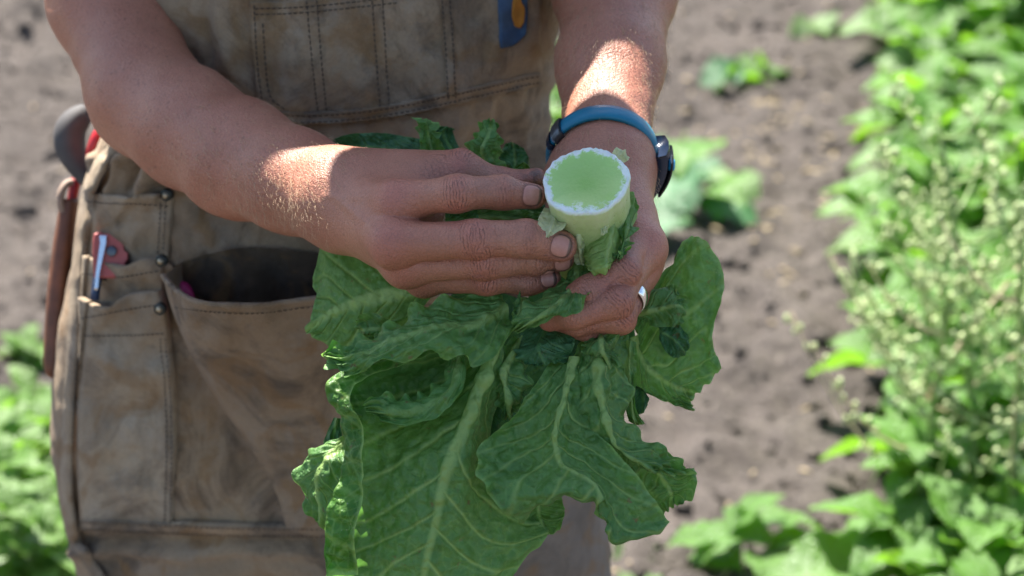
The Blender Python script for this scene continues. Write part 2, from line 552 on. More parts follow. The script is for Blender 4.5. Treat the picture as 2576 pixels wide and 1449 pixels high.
ROW_LEAVES = [leaf_mesh('row_leaf', MAT['row_leaf'], 10 + i, L=l, W=w, curl=c, fold=f, ruff=ru)
              for i, (l, w, c, f, ru) in enumerate([(.17, .10, .9, .3, .12), (.14, .09, 1.3, .2, .18), (.20, .11, .6, .4, .1), (.12, .08, .4, .3, .2), (.10, .05, .8, .3, .1)])]
ROW_LEAVES += [leaf_mesh('row_leaf_pale', MAT['row_leaf_pale'], 30 + i, L=l, W=w, curl=c, fold=.2, ruff=.15)
               for i, (l, w, c) in enumerate([(.15, .10, 1.1), (.12, .09, .7)])]
WEED_LEAVES = [leaf_mesh('weed_leaf', MAT['weed_leaf'], 50 + i, L=l, W=w, curl=.8, fold=.3, ruff=.15, nu=9, nv=6)
               for i, (l, w) in enumerate([(.06, .04), (.08, .045), (.05, .03)])]


def place_leaf(me, parent, loc, yaw, pitch, scale, roll=0.0):
    o = bpy.data.objects.new('leaf', me)
    COL.objects.link(o)
    o.parent = parent
    m = Matrix.Rotation(yaw, 4, 'Z') @ Matrix.Rotation(-pitch, 4, 'Y') @ Matrix.Rotation(roll, 4, 'X')
    o.matrix_local = Matrix.Translation(loc) @ m @ Matrix.Scale(scale, 4)
    return o


def stem_mesh(name, h, r, mat, seed, lean=.06):
    r_ = np.random.RandomState(seed)
    z = np.linspace(-.02, h, 7)
    p = np.stack([lean * h * (z / h) ** 2 * r_.uniform(-1, 1) + 0 * z, lean * h * (z / h) ** 2 * r_.uniform(-1, 1) + 0 * z, z], 1)
    v, f = tube(p, np.linspace(r, r * .5, 7), 6, up=(1, 0, 0))
    me = bpy.data.meshes.new(name)
    me.from_pydata([tuple(x) for x in v.tolist()], [], f, shade_flat=False)
    me.materials.append(mat)
    return me


STEMS = [stem_mesh('stem', .30, .010, MAT['stalk'], 3), stem_mesh('stem', .22, .010, MAT['stalk'], 4)]


def row_plant(x, y, h, n, seed, label, group, spread=1.0, leaves=ROW_LEAVES, cat='lettuce plant', name='lettuce_plant', pale=.16, size=1.0):
    r = np.random.RandomState(seed)
    root = empty(name, (x, y, gz(x, y)))
    tag(root, label, cat, group)
    so = bpy.data.objects.new('stem', STEMS[seed % 2]); COL.objects.link(so); so.parent = root
    so.scale = (size, size, h / (.30 if seed % 2 == 0 else .22) * .85)
    for i in range(n):
        u = (i + .5) / n
        if leaves is ROW_LEAVES:
            me = leaves[r.randint(5)] if r.rand() > pale else leaves[5 + r.randint(2)]
        else:
            me = leaves[r.randint(len(leaves))]
        z = h * (.10 + .85 * u ** .8)
        place_leaf(me, root, (r.normal() * .008, r.normal() * .008, z), i * 2.4 + r.normal() * .3,
                   r.uniform(.05, .5) + .7 * u, spread * size * (1.15 - .45 * u) * r.uniform(.8, 1.15), r.normal() * .35)
    return root


ROWDIR = unit(np.array([.433, 2.65, 0]))
ROWN = np.array([ROWDIR[1], -ROWDIR[0], 0])
EDGE0 = PZ(2090, 1449, 0.0)
r_ = np.random.RandomState(77)
k = 0
for j, off in enumerate((.125, .31, .54)):
    for i in range((18, 14, 11)[j]):
        s = -.50 + i * (.20, .25, .30)[j] + r_.normal() * .03 + .12 * j
        p = EDGE0 + ROWDIR * s + ROWN * (off + r_.normal() * .02 + (.03 if s < .35 and j == 0 else 0))
        row_plant(p[0], p[1], r_.uniform(.20, .31) + .06 * j, 42 if j < 2 else 34, 100 + k,
                  ['bushy sunlit lettuce plant in the edge line of the green row beside the bare path',
                   'bushy sunlit lettuce plant in the middle line of the green row, behind the edge line',
                   'bushy sunlit lettuce plant in the line of the green row farthest from the path'][j],
                  ['lettuce plants at the path edge of the row', 'lettuce plants in the middle of the row', 'lettuce plants at the far side of the row'][j], .84)
        k += 1


def bolted(x, y, h, seed, label):
    r = np.random.RandomState(seed)
    root = empty('bolted_lettuce', (x, y, gz(x, y)))
    tag(root, label, 'bolted plant', 'bolted flower stalks in the row')
    z = np.linspace(-.02, h, 12)
    lx, ly = r.normal() * .05, r.normal() * .05
    axis_ = np.stack([lx * (z / h) ** 2, ly * (z / h) ** 2, z], 1)
    v, f = tube(axis_, np.linspace(.008, .0025, 12), 7, up=(1, 0, 0))
    mesh_obj('stalk', v, f, MAT['stalk'], root)
    buds = MB()
    for b in range(16):
        u = .35 + .62 * (b + r.rand()) / 16
        a = b * 2.4 + r.normal() * .3
        base = np.array([np.interp(u * h, z, axis_[:, i]) for i in range(3)])
        L = (.26 * (1.15 - u)) + .07
        tt = np.linspace(0, 1, 7)
        out = np.array([math.cos(a), math.sin(a), 0])
        pth = base + out * (L * .75 * tt ** .8)[:, None] + np.array([0, 0, 1]) * (L * .75 * tt ** 1.5)[:, None] + r.normal(size=3) * .004 * tt[:, None]
        v, f = tube(pth, np.linspace(.0028, .0010, 7), 5, up=(0, 0, 1))
        mesh_obj('branch', v, f, MAT['stalk' if r.rand() < .8 else 'dry_stalk'], root)
        for q in range(11):
            w = .25 + .75 * r.rand()
            bp = np.array([np.interp(w, tt, pth[:, i]) for i in range(3)])
            d = unit(r.normal(size=3) + [0, 0, .7]) * r.uniform(.006, .022)
            sz = r.uniform(.0024, .0046)
            buds.add(ico_v * sz * [1, 1, 1.7] + bp + d, ico_f)
            vv, ff = tube(np.array([bp, bp + d]), .0007, 4)
            buds.add(vv, ff)
    tag(buds.build('flower_buds', MAT['bud'], root), kind='stuff')
    for i in range(9):
        place_leaf(ROW_LEAVES[4], root, (0, 0, h * (.15 + .07 * i)), i * 2.4 + seed, .7, r.uniform(.5, .9))
    return root


for i, (px, py, h, lab) in enumerate([
        (2430, 1560, .66, 'tallest bolted lettuce stalk with branching pale flower buds in front of the green row'),
        (2290, 1560, .50, 'thin bolted lettuce stalk with pale buds at the path side of the green row'),
        (2520, 1640, .60, 'bolted lettuce stalk with pale buds and drying branches deep in the green row'),
        (2350, 1300, .48, 'short bolted lettuce stalk behind the taller bolted ones')]):
    g = PZ(px, py, 0.0)
    bolted(g[0], g[1], h, 200 + i, lab)
# dry pale sticks leaning in the row
for i, (a, b, lab) in enumerate([((2330, 1010, .30), (2576, 640, .48), 'long pale dry stick leaning across the bolted stalks'),
                                 ((2440, 990, .30), (2600, 850, .38), 'short pale dry stick lying level among the bolted stalks')]):
    pa = PZ(*a); pb = PZ(*b)
    tt = np.linspace(0, 1, 8)[:, None]
    v, f = tube(pa * (1 - tt) + pb * tt + np.array([0, 0, .01]) * np.sin(tt * 5), .0035, 6)
    tag(mesh_obj('dry_stick', v, f, MAT['dry_stalk']), lab, 'stick')

# weeds to the left of the person and trimmed leaves on the soil
for i, (px, py, h, n, sz) in enumerate([(60, 900, .05, 12, .9), (40, 1150, .10, 18, 1.2), (120, 1190, .10, 20, 1.2), (20, 1330, .12, 20, 1.3), (110, 1390, .12, 22, 1.3),
                                        (40, 1490, .14, 22, 1.3), (150, 1510, .13, 20, 1.2), (-60, 1250, .12, 18, 1.3), (60, 1260, .11, 18, 1.2), (95, 1090, .08, 16, 1.0)]):
    g = PZ(px, py, 0.0)
    row_plant(g[0], g[1], h, n, 300 + i,
              'lone low green weed on bare soil near the leather sheath' if i == 0 else 'low leafy green weed in the patch beside the apron',
              'weeds beside the apron' if i else None, 1.1, WEED_LEAVES, 'weed', 'weed', size=sz)


def trim(px, py, n, seed, label, mats, spread=.06, size=1.0, up=.5):
    g = PZ(px, py, 0.0)
    root = empty('trimmed_lettuce_leaves', (g[0], g[1], gz(g[0], g[1])))
    tag(root, label, 'lettuce leaves')
    r = np.random.RandomState(seed)
    for i in range(n):
        place_leaf(mats[r.randint(len(mats))], root, (r.normal() * spread, r.normal() * spread, .012 + .006 * i),
                   r.uniform(0, 6.28), r.uniform(.0, up), size * r.uniform(.8, 1.2), r.normal() * .4)
    return root


LG = [ROW_LEAVES[i] for i in (0, 1, 2)]; LP = ROW_LEAVES[5:]
DK = [leaf_mesh('dark_leaf', MAT['leaf_dark'], 70 + i, L=.15, W=.10, curl=.9, fold=.2, ruff=.2) for i in range(2)]
trim(1885, 1425, 8, 1, 'bright green lettuce leaves lying on the path below the held lettuce', LG, .022, .66, .9)
trim(1640, 1449, 4, 2, 'small yellow green leaf scraps beside the bright lettuce leaves on the path', LP, .05, .5, .4)
trim(1720, 545, 11, 3, 'heap of dark green cut leaves on the soil behind the wrist watch', LG[:2] + DK + DK, .07, 1.0, .6)
trim(1690, 400, 7, 4, 'green cut leaves on the soil just beyond the dark leaf heap', LG + DK, .06, .9, .5)
trim(1850, 470, 4, 5, 'pale wilted cut leaves beside the dark leaf heap', LP, .05, .7, .3)
trim(1845, 195, 5, 6, 'small green leaf scrap alone on the far path', DK + LG, .03, .7, .4)
trim(2050, 75, 3, 7, 'tiny pale leaf scrap at the far end of the path', LP, .03, .6, .3)
trim(1405, 250, 6, 8, 'green cut leaves seen between the bib and the forearm', LG + DK, .05, .9, .5)
trim(1400, 150, 4, 9, 'bright green leaves beyond the gap between the bib and the arm', LG, .05, .8, .5)
trim(1430, 330, 5, 10, 'low green leaves on the soil beside the watch buckle', LG, .05, .9, .5)
for i, (px, py, s, lab) in enumerate([(1382, 25, .035, 'larger pale stone beyond the bib edge'), (1392, 75, .028, 'smaller pale stone beyond the bib edge'),
                                      (1500, 1425, .022, 'pale stone on the path under the held lettuce')]):
    g = PZ(px, py, 0.0)
    rr = np.random.RandomState(i)
    tag(mesh_obj('stone', ico_v * (1 + .3 * rr.uniform(-1, 1, (12, 1))) * s * [1.3, 1, .7] + [g[0], g[1], gz(g[0], g[1]) + s * .4], ico_f, MAT['stone']), lab, 'stone')

# ================================================================== PERSON
FLOOR = np.array([-.14, 1.86, 0])
person = empty('person', (FLOOR[0], FLOOR[1], 0))
tag(person, 'person in a stained brown canvas work apron holding a cut romaine lettuce in both hands', 'person')

# ---- signed distance surface of the skin: arms, hands, neck and head in one mesh
def cone(p, a, b, ra, rb):
    ba = b - a; l = np.linalg.norm(ba)
    pa = p - a
    h = np.clip(pa @ ba / (l * l), 0, 1)
    return np.linalg.norm(pa - h[:, None] * ba, axis=1) - (ra + (rb - ra) * h)


def smin(a, b, k):
    h = np.clip(.5 + .5 * (b - a) / k, 0, 1)
    return b + (a - b) * h - k * h * (1 - h)


def chain_sdf(p, pts, rad, k):
    d = cone(p, pts[0], pts[1], rad[0], rad[1])
    for i in range(1, len(pts) - 1):
        d = smin(d, cone(p, pts[i], pts[i + 1], rad[i], rad[i + 1]), k)
    return d


def PC(rows):
    """rows (px,py,d,radius px) -> points and metric radii"""
    r = np.array(rows, float)
    return P(r[:, 0], r[:, 1], r[:, 2]), r[:, 3] * r[:, 2] / FPX


HR = {  # the person's right hand: back of the hand to the camera
    'index': PC([(1000, 500, 1.572, 45), (1150, 487, 1.556, 45), (1262, 483, 1.567, 40), (1341, 493, 1.573, 34)]),
    'middle': PC([(985, 610, 1.566, 50), (1195, 602, 1.548, 46), (1327, 600, 1.555, 42), (1410, 620, 1.560, 39)]),
    'ring': PC([(1020, 668, 1.582, 46), (1220, 659, 1.560, 41), (1347, 650, 1.572, 36), (1412, 648, 1.577, 33)]),
    'pinky': PC([(1068, 700, 1.603, 40), (1226, 705, 1.574, 35), (1328, 706, 1.583, 30), (1384, 700, 1.586, 26)]),
    'thumb': PC([(945, 455, 1.640, 50), (1165, 438, 1.618, 46), (1265, 462, 1.622, 38), (1347, 447, 1.618, 29)]),
}
HL = {  # the person's left hand, wrapped round the leaf bases
    'index': PC([(1600, 600, 1.603, 44), (1568, 683, 1.566, 42), (1480, 737, 1.562, 38), (1420, 768, 1.575, 34)]),
    'middle': PC([(1624, 622, 1.600, 46), (1548, 758, 1.560, 40), (1440, 792, 1.560, 36), (1385, 805, 1.572, 32)]),
    'ring': PC([(1616, 672, 1.606, 42), (1556, 797, 1.569, 37), (1452, 813, 1.572, 33), (1400, 812, 1.586, 29)]),
    'pinky': PC([(1592, 735, 1.616, 40), (1563, 806, 1.588, 33), (1484, 829, 1.578, 31), (1436, 826, 1.584, 27)]),
    'thumb': PC([(1490, 430, 1.675, 52), (1425, 470, 1.662, 46), (1410, 560, 1.652, 40), (1420, 630, 1.650, 34)]),
}
WR, wrr = PC([(850, 500, 1.642, 108)])
WL, wrl = PC([(1522, 415, 1.672, 88)])
WR, WL = WR[0], WL[0]
ER = PC([(366, 242, 1.800, 134)])[0][0]
UR = PC([(278, 0, 1.860, 146)])[0][0]
EL = PC([(1556, -190, 1.870, 150)])[0][0]
SR = np.array([-.330, 1.840, 1.430])
SL = np.array([.070, 1.865, 1.385])
HEADC = np.array([-.128, 1.805, 1.610])


def lerp(a, b, t): return np.asarray(a) * (1 - t) + np.asarray(b) * t


NECK = np.array([-.128, 1.850, 1.470])


def arm_chain(S, E, W, side):
    bulge = lerp(E, W, .25) + np.array([0, 0, -.004])
    pts = np.array([S, lerp(S, E, .35), lerp(S, E, .8), E, bulge, lerp(E, W, .62), W])
    rad = np.array([.058, .050, .045, .044, .0455, .0355, .0285])
    if side < 0:
        f = PC([(470, 322, 1.768, 139), (605, 400, 1.725, 139), (735, 455, 1.682, 122), (850, 500, 1.642, 110)])
        pts = np.vstack([S, lerp(S, UR, .5), UR, E, f[0]]); rad = np.hstack([.058, .050, .0448, .0398, f[1]])
    return pts, rad


def hand_sdf(p, H, W, arm, thumb_k=.014, cull=None):
    """cull: (centre, reach) of a small block; parts farther than reach from it are skipped"""
    names = ('index', 'middle', 'ring', 'pinky')
    near_hand = True
    if cull is not None:
        c, reach = cull
        hc = H['middle'][0][1]
        near_hand = np.linalg.norm(c - hc) < .22 + reach
    if not near_hand:
        return chain_sdf(p, arm[0], arm[1], .02)
    palm = chain_sdf(p, arm[0], arm[1], .02)
    mc = None
    for n in names:
        J, r = H[n]
        q = cone(p, lerp(W, J[0], .08), J[0], .021, r[0] * .98)
        mc = q if mc is None else smin(mc, q, .016)
    J, r = H['thumb']
    mc = smin(mc, cone(p, lerp(W, J[0], .3), lerp(J[0], J[1], .95), .022, r[1]), .022)
    mc = smin(mc, cone(p, lerp(H['middle'][0][0], J[1], .45), lerp(W, J[1], .5), .013, .018), .022)
    palm = smin(palm, mc, .024)
    out = palm
    for n in names + ('thumb',):
        J, r = H[n]
        if cull is not None and chain_sdf(c[None], J, r, .006)[0] > reach + .012: continue
        out = np.minimum(out, smin(palm, chain_sdf(p, J, r, .006), thumb_k if n == 'thumb' else .011))
    return out


ARM_R = arm_chain(SR, ER, WR, -1)
ARM_L = arm_chain(SL, EL, WL, 1)


def torso_sdf(p):
    t = cone(p, SR + [.03, .02, -.02], SL + [-.03, .01, -.02], .06, .06)
    t = smin(t, cone(p, NECK + [0, .01, -.05], HEADC + [0, .01, -.05], .062, .054), .05)
    t = smin(t, cone(p, NECK + [0, 0, -.10], NECK + [0, 0, -.40], .10, .09), .05)
    h = (np.linalg.norm((p - HEADC - [0, .012, .045]) / [.078, .098, .095], axis=1) - 1) * .078
    h = smin(h, cone(p, HEADC + [0, -.03, -.02], HEADC + [0, -.055, -.085], .062, .032), .04)      # jaw
    h = smin(h, cone(p, HEADC + [0, -.098, .015], HEADC + [0, -.112, -.022], .008, .014), .014)    # nose
    for s in (-1, 1):
        h = smin(h, cone(p, HEADC + [s * .080, .01, .025], HEADC + [s * .078, .005, -.015], .011, .009), .008)
        h = -smin(-h, cone(p, HEADC + [s * .033, -.105, .022], HEADC + [s * .033, -.100, .022], .010, .010), .014)
    h = smin(h, cone(p, HEADC + [-.018, -.094, -.05], HEADC + [.018, -.094, -.05], .008, .008), .008)
    return smin(t, h, .03)


def body_sdf(p, cull=None):
    if cull is None:
        return smin(np.minimum(hand_sdf(p, HR, WR, ARM_R), hand_sdf(p, HL, WL, ARM_L)), torso_sdf(p), .012)
    c, reach = cull
    out = np.full(len(p), 1.0)
    for H, W, A in ((HR, WR, ARM_R), (HL, WL, ARM_L)):
        if hand_sdf(c[None], H, W, A)[0] < reach + .03:
            out = np.minimum(out, hand_sdf(p, H, W, A, cull=cull))
    if torso_sdf(c[None])[0] < reach + .03:
        out = smin(out, torso_sdf(p), .012)
    return out


def axes_grid(lo, f0, f1, hi, fs, cs):
    a = list(np.arange(f0, f1, fs))
    x, s = f0, fs
    L = []
    while x > lo:
        s = min(s * 1.12, cs); x -= s; L.append(x)
    x, s = a[-1], fs
    U = []
    while x < hi:
        s = min(s * 1.12, cs); x += s; U.append(x)
    return np.array(L[::-1] + a + U)


BX = axes_grid(-.42, -.115, .108, .17, .0010, .0030)
BY = axes_grid(1.36, 1.385, 1.545, 1.99, .0010, .0036)
BZ = axes_grid(.93, .985, 1.165, 1.80, .0010, .0036)
NB = 16


def surface_nets(sdf, X, Y, Z):
    nx, ny, nz = len(X), len(Y), len(Z)
    def pad(a):
        m = (-(len(a) - 1)) % NB
        return np.concatenate([a, a[-1] + (a[-1] - a[-2]) * np.arange(1, m + 1)])
    X, Y, Z = pad(X), pad(Y), pad(Z)
    bx, by, bz = (len(X) - 1) // NB, (len(Y) - 1) // NB, (len(Z) - 1) // NB
    cx = (X[:-1:NB] + X[NB::NB]) / 2; hx = (X[NB::NB] - X[:-1:NB]) / 2
    cy = (Y[:-1:NB] + Y[NB::NB]) / 2; hy = (Y[NB::NB] - Y[:-1:NB]) / 2
    cz = (Z[:-1:NB] + Z[NB::NB]) / 2; hz = (Z[NB::NB] - Z[:-1:NB]) / 2
    I, J, K = np.meshgrid(np.arange(bx), np.arange(by), np.arange(bz), indexing='ij')
    I, J, K = I.ravel(), J.ravel(), K.ravel()
    c = np.stack([cx[I], cy[J], cz[K]], 1)
    half = np.sqrt(hx[I] ** 2 + hy[J] ** 2 + hz[K] ** 2)
    dc = sdf(c)
    act = np.abs(dc) < half * 1.6 + .008
    NYC, NZC = len(Y), len(Z)
    cid, cv, quads = [], [], []
    for i, j, k in zip(I[act], J[act], K[act]):
        xs, ys, zs = X[i * NB:i * NB + NB + 1], Y[j * NB:j * NB + NB + 1], Z[k * NB:k * NB + NB + 1]
        g = np.stack(np.meshgrid(xs, ys, zs, indexing='ij'), -1)
        f = sdf(g.reshape(-1, 3), cull=(c0 := np.array([cx[i], cy[j], cz[k]]), float(np.sqrt(hx[i] ** 2 + hy[j] ** 2 + hz[k] ** 2)))).reshape(NB + 1, NB + 1, NB + 1)
        ins = f < 0
        if ins.all() or not ins.any():
            continue
        cnt = sum(ins[a:a + NB, b:b + NB, e:e + NB].astype(int) for a in (0, 1) for b in (0, 1) for e in (0, 1))
        ci = np.argwhere((cnt > 0) & (cnt < 8))
        acc = np.zeros((len(ci), 3)); n = np.zeros(len(ci))
        for ax in range(3):
            o = [q for q in range(3) if q != ax]
            for u in (0, 1):
                for w in (0, 1):
                    a0 = ci.copy(); a0[:, o[0]] += u; a0[:, o[1]] += w
                    a1 = a0.copy(); a1[:, ax] += 1
                    f0 = f[a0[:, 0], a0[:, 1], a0[:, 2]]; f1 = f[a1[:, 0], a1[:, 1], a1[:, 2]]
                    m = (f0 < 0) != (f1 < 0)
                    tt = np.where(m, f0 / np.where(m, f0 - f1, 1), 0)[:, None]
                    p0 = g[a0[:, 0], a0[:, 1], a0[:, 2]]; p1 = g[a1[:, 0], a1[:, 1], a1[:, 2]]
                    acc += np.where(m[:, None], p0 + (p1 - p0) * tt, 0); n += m
        cv.append(acc / n[:, None])
        gi = ci + [i * NB, j * NB, k * NB]
        cid.append((gi[:, 0] * NYC + gi[:, 1]) * NZC + gi[:, 2])
        for ax in range(3):
            sl0 = [slice(0, NB)] * 3; sl1 = [slice(0, NB)] * 3
            sl1[ax] = slice(1, NB + 1)
            a = ins[tuple(sl0)]; b = ins[tuple(sl1)]
            e = np.argwhere(a != b)
            if not len(e): continue
            sg = a[e[:, 0], e[:, 1], e[:, 2]]
            e = e + [i * NB, j * NB, k * NB]
            o1, o2 = [(1, 2), (2, 0), (0, 1)][ax]
            def cell(d1, d2):
                q = e.copy(); q[:, o1] -= d1; q[:, o2] -= d2
                return (q[:, 0] * NYC + q[:, 1]) * NZC + q[:, 2]
            qd = np.stack([cell(1, 1), cell(0, 1), cell(0, 0), cell(1, 0)], 1)
            qd[~sg] = qd[~sg][:, ::-1]
            quads.append(qd)
    cid = np.concatenate(cid); cv = np.concatenate(cv); quads = np.concatenate(quads)
    od = np.argsort(cid); cid = cid[od]; cv = cv[od]
    ix = np.clip(np.searchsorted(cid, quads), 0, len(cid) - 1)
    ok = (cid[ix] == quads).all(1)
    return cv, ix[ok]


bv, bf = surface_nets(body_sdf, BX, BY, BZ)

# ---- per vertex skin data: joint creases, nails, redness, dirt
n = len(bv)
def mesh_normals(v, f):
    d1 = v[f[:, 2]] - v[f[:, 0]]; d2 = v[f[:, 3]] - v[f[:, 1]]
    fn = np.cross(d1, d2); out = np.zeros_like(v)
    for k_ in range(4):
        for a_ in range(3):
            out[:, a_] += np.bincount(f[:, k_], fn[:, a_], len(v))
    return unit(out)
bn = mesh_normals(bv, bf)
bv = bv - bn * np.clip(body_sdf(bv), -.001, .001)[:, None]
bn = mesh_normals(bv, bf)
cu = np.zeros(n); cm = np.zeros(n); nail = np.full(n, 9.0); nailu = np.zeros(n); red = np.zeros(n); dirt = np.zeros(n); armm = np.zeros(n)
TOCAM = -FWD
disp = np.zeros(n)
for H, hint, isR in ((HR, TOCAM, True), (HL, unit(TOCAM + .35 * UPV + .25 * RGT), False)):
    for name, (J, r) in H.items():
        if name == 'thumb' and not isR: continue
        hh = hint if name != 'thumb' else unit(UPV + .2 * TOCAM)
        for ji, amp, span in ((1, 1.0, .0095), (2, .55, .0055)):
            u = unit(J[ji + 1] - J[ji - 1]); w = unit(hh - u * (hh @ u)); v = np.cross(w, u)
            q = bv - J[ji]
            dist = np.linalg.norm(q, axis=1)
            m = dist < r[ji] * 2.4
            qq = q[m]
            U, V, W_ = qq @ u, qq @ v, qq @ w
            dors = sstep(.15, .65, W_ / r[ji])
            rr = np.abs(V) / r[ji]
            mask = dors * (1 - sstep(.75, 1.0, rr)) * np.maximum((1 - sstep(span * .6, span * 1.15, np.abs(U))) * amp, .22)
            arc = (U * 1000) + np.sign(U) * 3.0 * rr ** 2
            sel = np.where(m)[0]
            better = mask > cm[sel]
            cm[sel[better]] = mask[better]; cu[sel[better]] = arc[better]
            red[sel] = np.maximum(red[sel], dors * np.exp(-(U / span) ** 2) * .55 * amp)
            disp[sel] += .0010 * amp * dors * np.exp(-(U / (span * .55)) ** 2) * (1 - rr.clip(0, 1) ** 2)
        # MCP knuckle colour and lift
        q = bv - (J[0] + hh * r[0] * .6)
        kk = np.exp(-(np.linalg.norm(q, axis=1) / .013) ** 2)
        red = np.maximum(red, kk * (.95 if name != 'thumb' else .3))
        # finger tip redness and dirt
        q = bv - J[3]
        tipd = np.exp(-(np.linalg.norm(q, axis=1) / .016) ** 2)
        red = np.maximum(red, tipd * .7)
        q2 = np.minimum(np.linalg.norm(bv - J[3], axis=1), np.linalg.norm(bv - J[2], axis=1))
        dirt = np.maximum(dirt, np.exp(-(q2 / .02) ** 2) * (.75 if isR else .4))
        if name == 'thumb':
            dirt = np.maximum(dirt, np.exp(-(np.linalg.norm(bv - J[3], axis=1) / .012) ** 2) * 2.2)
        if isR and name != 'thumb' or (not isR and name == 'pinky'):
            u = unit(J[3] - J[2]); w = unit(hh - u * (hh @ u)); v = np.cross(w, u)
            off, hl, hw = {'index': (-.0032, .0066, .0068), 'middle': (-.0020, .0068, .0070), 'ring': (-.001, .0062, .0066), 'pinky': (-.003, .0052, .0052)}[name]
            if name == 'ring':
                w = unit(w - UPV * .35); v = np.cross(w, u)
            q = bv - (J[3] + u * off)
            U, V, W_ = q @ u, q @ v, q @ w
            ok = (W_ > 0) & (np.linalg.norm(q, axis=1) < .02)
            nd_ = ((np.abs(U) / hl) ** 2.6 + (np.abs(V) / hw) ** 2.6) ** (1 / 2.6)
            nail = np.where(ok, np.minimum(nail, nd_), nail)
            nailu = np.where(ok & (nd_ < 1.2), U / hl, nailu)
            inn = ok & (nd_ < 1.5)
            disp += np.where(inn, -.0006 * np.exp(-((nd_ - 1.06) / .10) ** 2) + .00025 * (nd_ < .95), 0)
for E_, W_ in ((ER, WR), (EL, WL)):
    ba = W_ - E_
    h = ((bv - E_) @ ba) / (ba @ ba)
    armm = np.maximum(armm, (1 - sstep(.8, 1.15, h)) * (np.linalg.norm(bv - E_ - np.clip(h, -1.2, 1)[:, None] * ba, axis=1) < .09))
# thumb web creases on the right hand
wc = P(1085, 412, 1.600)
q = bv - wc
m = np.linalg.norm(q, axis=1) < .022
ua = unit(RGT * .75 + UPV * .65)
mask = np.exp(-(np.linalg.norm(q, axis=1) / .013) ** 2) * .8
b = (mask > cm) & m
cm[b] = mask[b]; cu[b] = (q[b] @ ua) * 700
# tendons on the back of the hands and gentle unevenness
wz = Wob(9, 3, 16, 3)
disp += .0006 * wz(bv[:, 0] * 60, bv[:, 1] * 60, bv[:, 2] * 60)
for H, W_ in ((HR, WR), (HL, WL)):
    for name in ('index', 'middle', 'ring', 'pinky'):
        a, b_ = lerp(W_, H[name][0][0], .25), H[name][0][0]
        ba = b_ - a; h = np.clip(((bv - a) @ ba) / (ba @ ba), 0, 1)
        pr = a + h[:, None] * ba
        lat = np.cross(unit(ba), bn); l = np.abs(((bv - pr) * unit(np.cross(ba, TOCAM))).sum(1))
        fr = ((bv - pr) @ TOCAM) > 0
        nr_ = np.linalg.norm(bv - pr, axis=1) < .028
        disp += .0009 * np.exp(-(l / .003) ** 2) * fr * nr_ * np.sin(np.pi * h) ** .7
bv = bv + bn * disp[:, None]
body = mesh_obj('body', bv - np.array(person.location), bf, MAT['skin'], person,
                attrs={'cu': cu, 'cm': cm, 'nail': nail, 'nailu': nailu, 'red': red, 'dirt': dirt, 'arm': armm})

# ---- fine forearm hair
hr = np.random.RandomState(3)
hv = MB()
wgt = np.zeros(n)
for E_, W_, dens in ((ER, WR, 1.0), (EL, WL, 1.0)):
    ba = W_ - E_; h = ((bv - E_) @ ba) / (ba @ ba)
    nearm = np.linalg.norm(bv - E_ - np.clip(h, 0, 1)[:, None] * ba, axis=1) < .075
    wgt = np.maximum(wgt, nearm * sstep(.1, .55, h) * (1 - sstep(1.0, 1.15, h)) * (bn @ unit(TOCAM + UPV * .8) > -.15))
# thin the weights where the grid is fine
pr_ = wgt * np.where((bv[:, 0] > -.12) & (bv[:, 1] < 1.56), .25, 1.0)
idx = hr.choice(n, 2300, replace=False, p=pr_ / pr_.sum())
hv_v, hv_f = [], []
for c, i in enumerate(idx):
    side = (WR - ER) if bv[i, 0] < -.05 else (WL - EL)
    t = unit(side) * .8 + bn[i] * .40 + hr.normal(size=3) * .16 + np.array([0, -.1, -.35])
    t = unit(t)
    L = hr.uniform(.005, .012); w = .00009
    sd = unit(np.cross(t, bn[i] + hr.normal(size=3) * .1)) * w
    p0 = bv[i]; p1 = p0 + t * L * .55 + bn[i] * .001; p2 = p0 + unit(t - bn[i] * .3) * L
    b = c * 7
    up_ = np.cross(sd / w, t) * w
    hv_v += [p0 - sd, p0 + sd, p0 + up_, p1 - sd * .8, p1 + sd * .8, p1 + up_ * .8, p2]
    hv_f += [[b, b + 1, b + 4, b + 3], [b + 1, b + 2, b + 5, b + 4], [b + 2, b, b + 3, b + 5], [b + 3, b + 4, b + 6], [b + 4, b + 5, b + 6], [b + 5, b + 3, b + 6]]
MAT['hair'] = plain('forearm_hair', (.55, .38, .22), .4)
tag(mesh_obj('arm_hair', np.array(hv_v) - np.array(person.location), hv_f, MAT['hair'], person), kind='stuff')

# ---- torso form (clothes hang on it)
TZ = np.array([.30, .60, .70, .80, .90, 1.00, 1.13, 1.30, 1.42])
TXC = np.array([-.146, -.1475, -.1545, -.1575, -.1575, -.150, -.137, -.130, -.128])
TA = np.array([.205, .2225, .2375, .2275, .2075, .180, .168, .172, .150])
TB = np.array([.115, .120, .125, .125, .122, .118, .118, .112, .085])
TYC = 1.84
TN = 2.5


def tsm(z, T):
    i = np.interp(z, TZ, T)
    return (i + np.interp(z - .04, TZ, T) + np.interp(z + .04, TZ, T)) / 3


def tf(p):
    z = p[..., 2]
    u = np.abs(p[..., 0] - tsm(z, TXC)) / tsm(z, TA); v = np.abs(p[..., 1] - TYC) / tsm(z, TB)
    return (u ** TN + v ** TN) ** (1 / TN) - 1


def tnormal(p):
    q = np.empty_like(p)
    for a in range(3):
        e = np.zeros(3); e[a] = .002
        q[..., a] = tf(p + e) - tf(p - e)
    return unit(q)


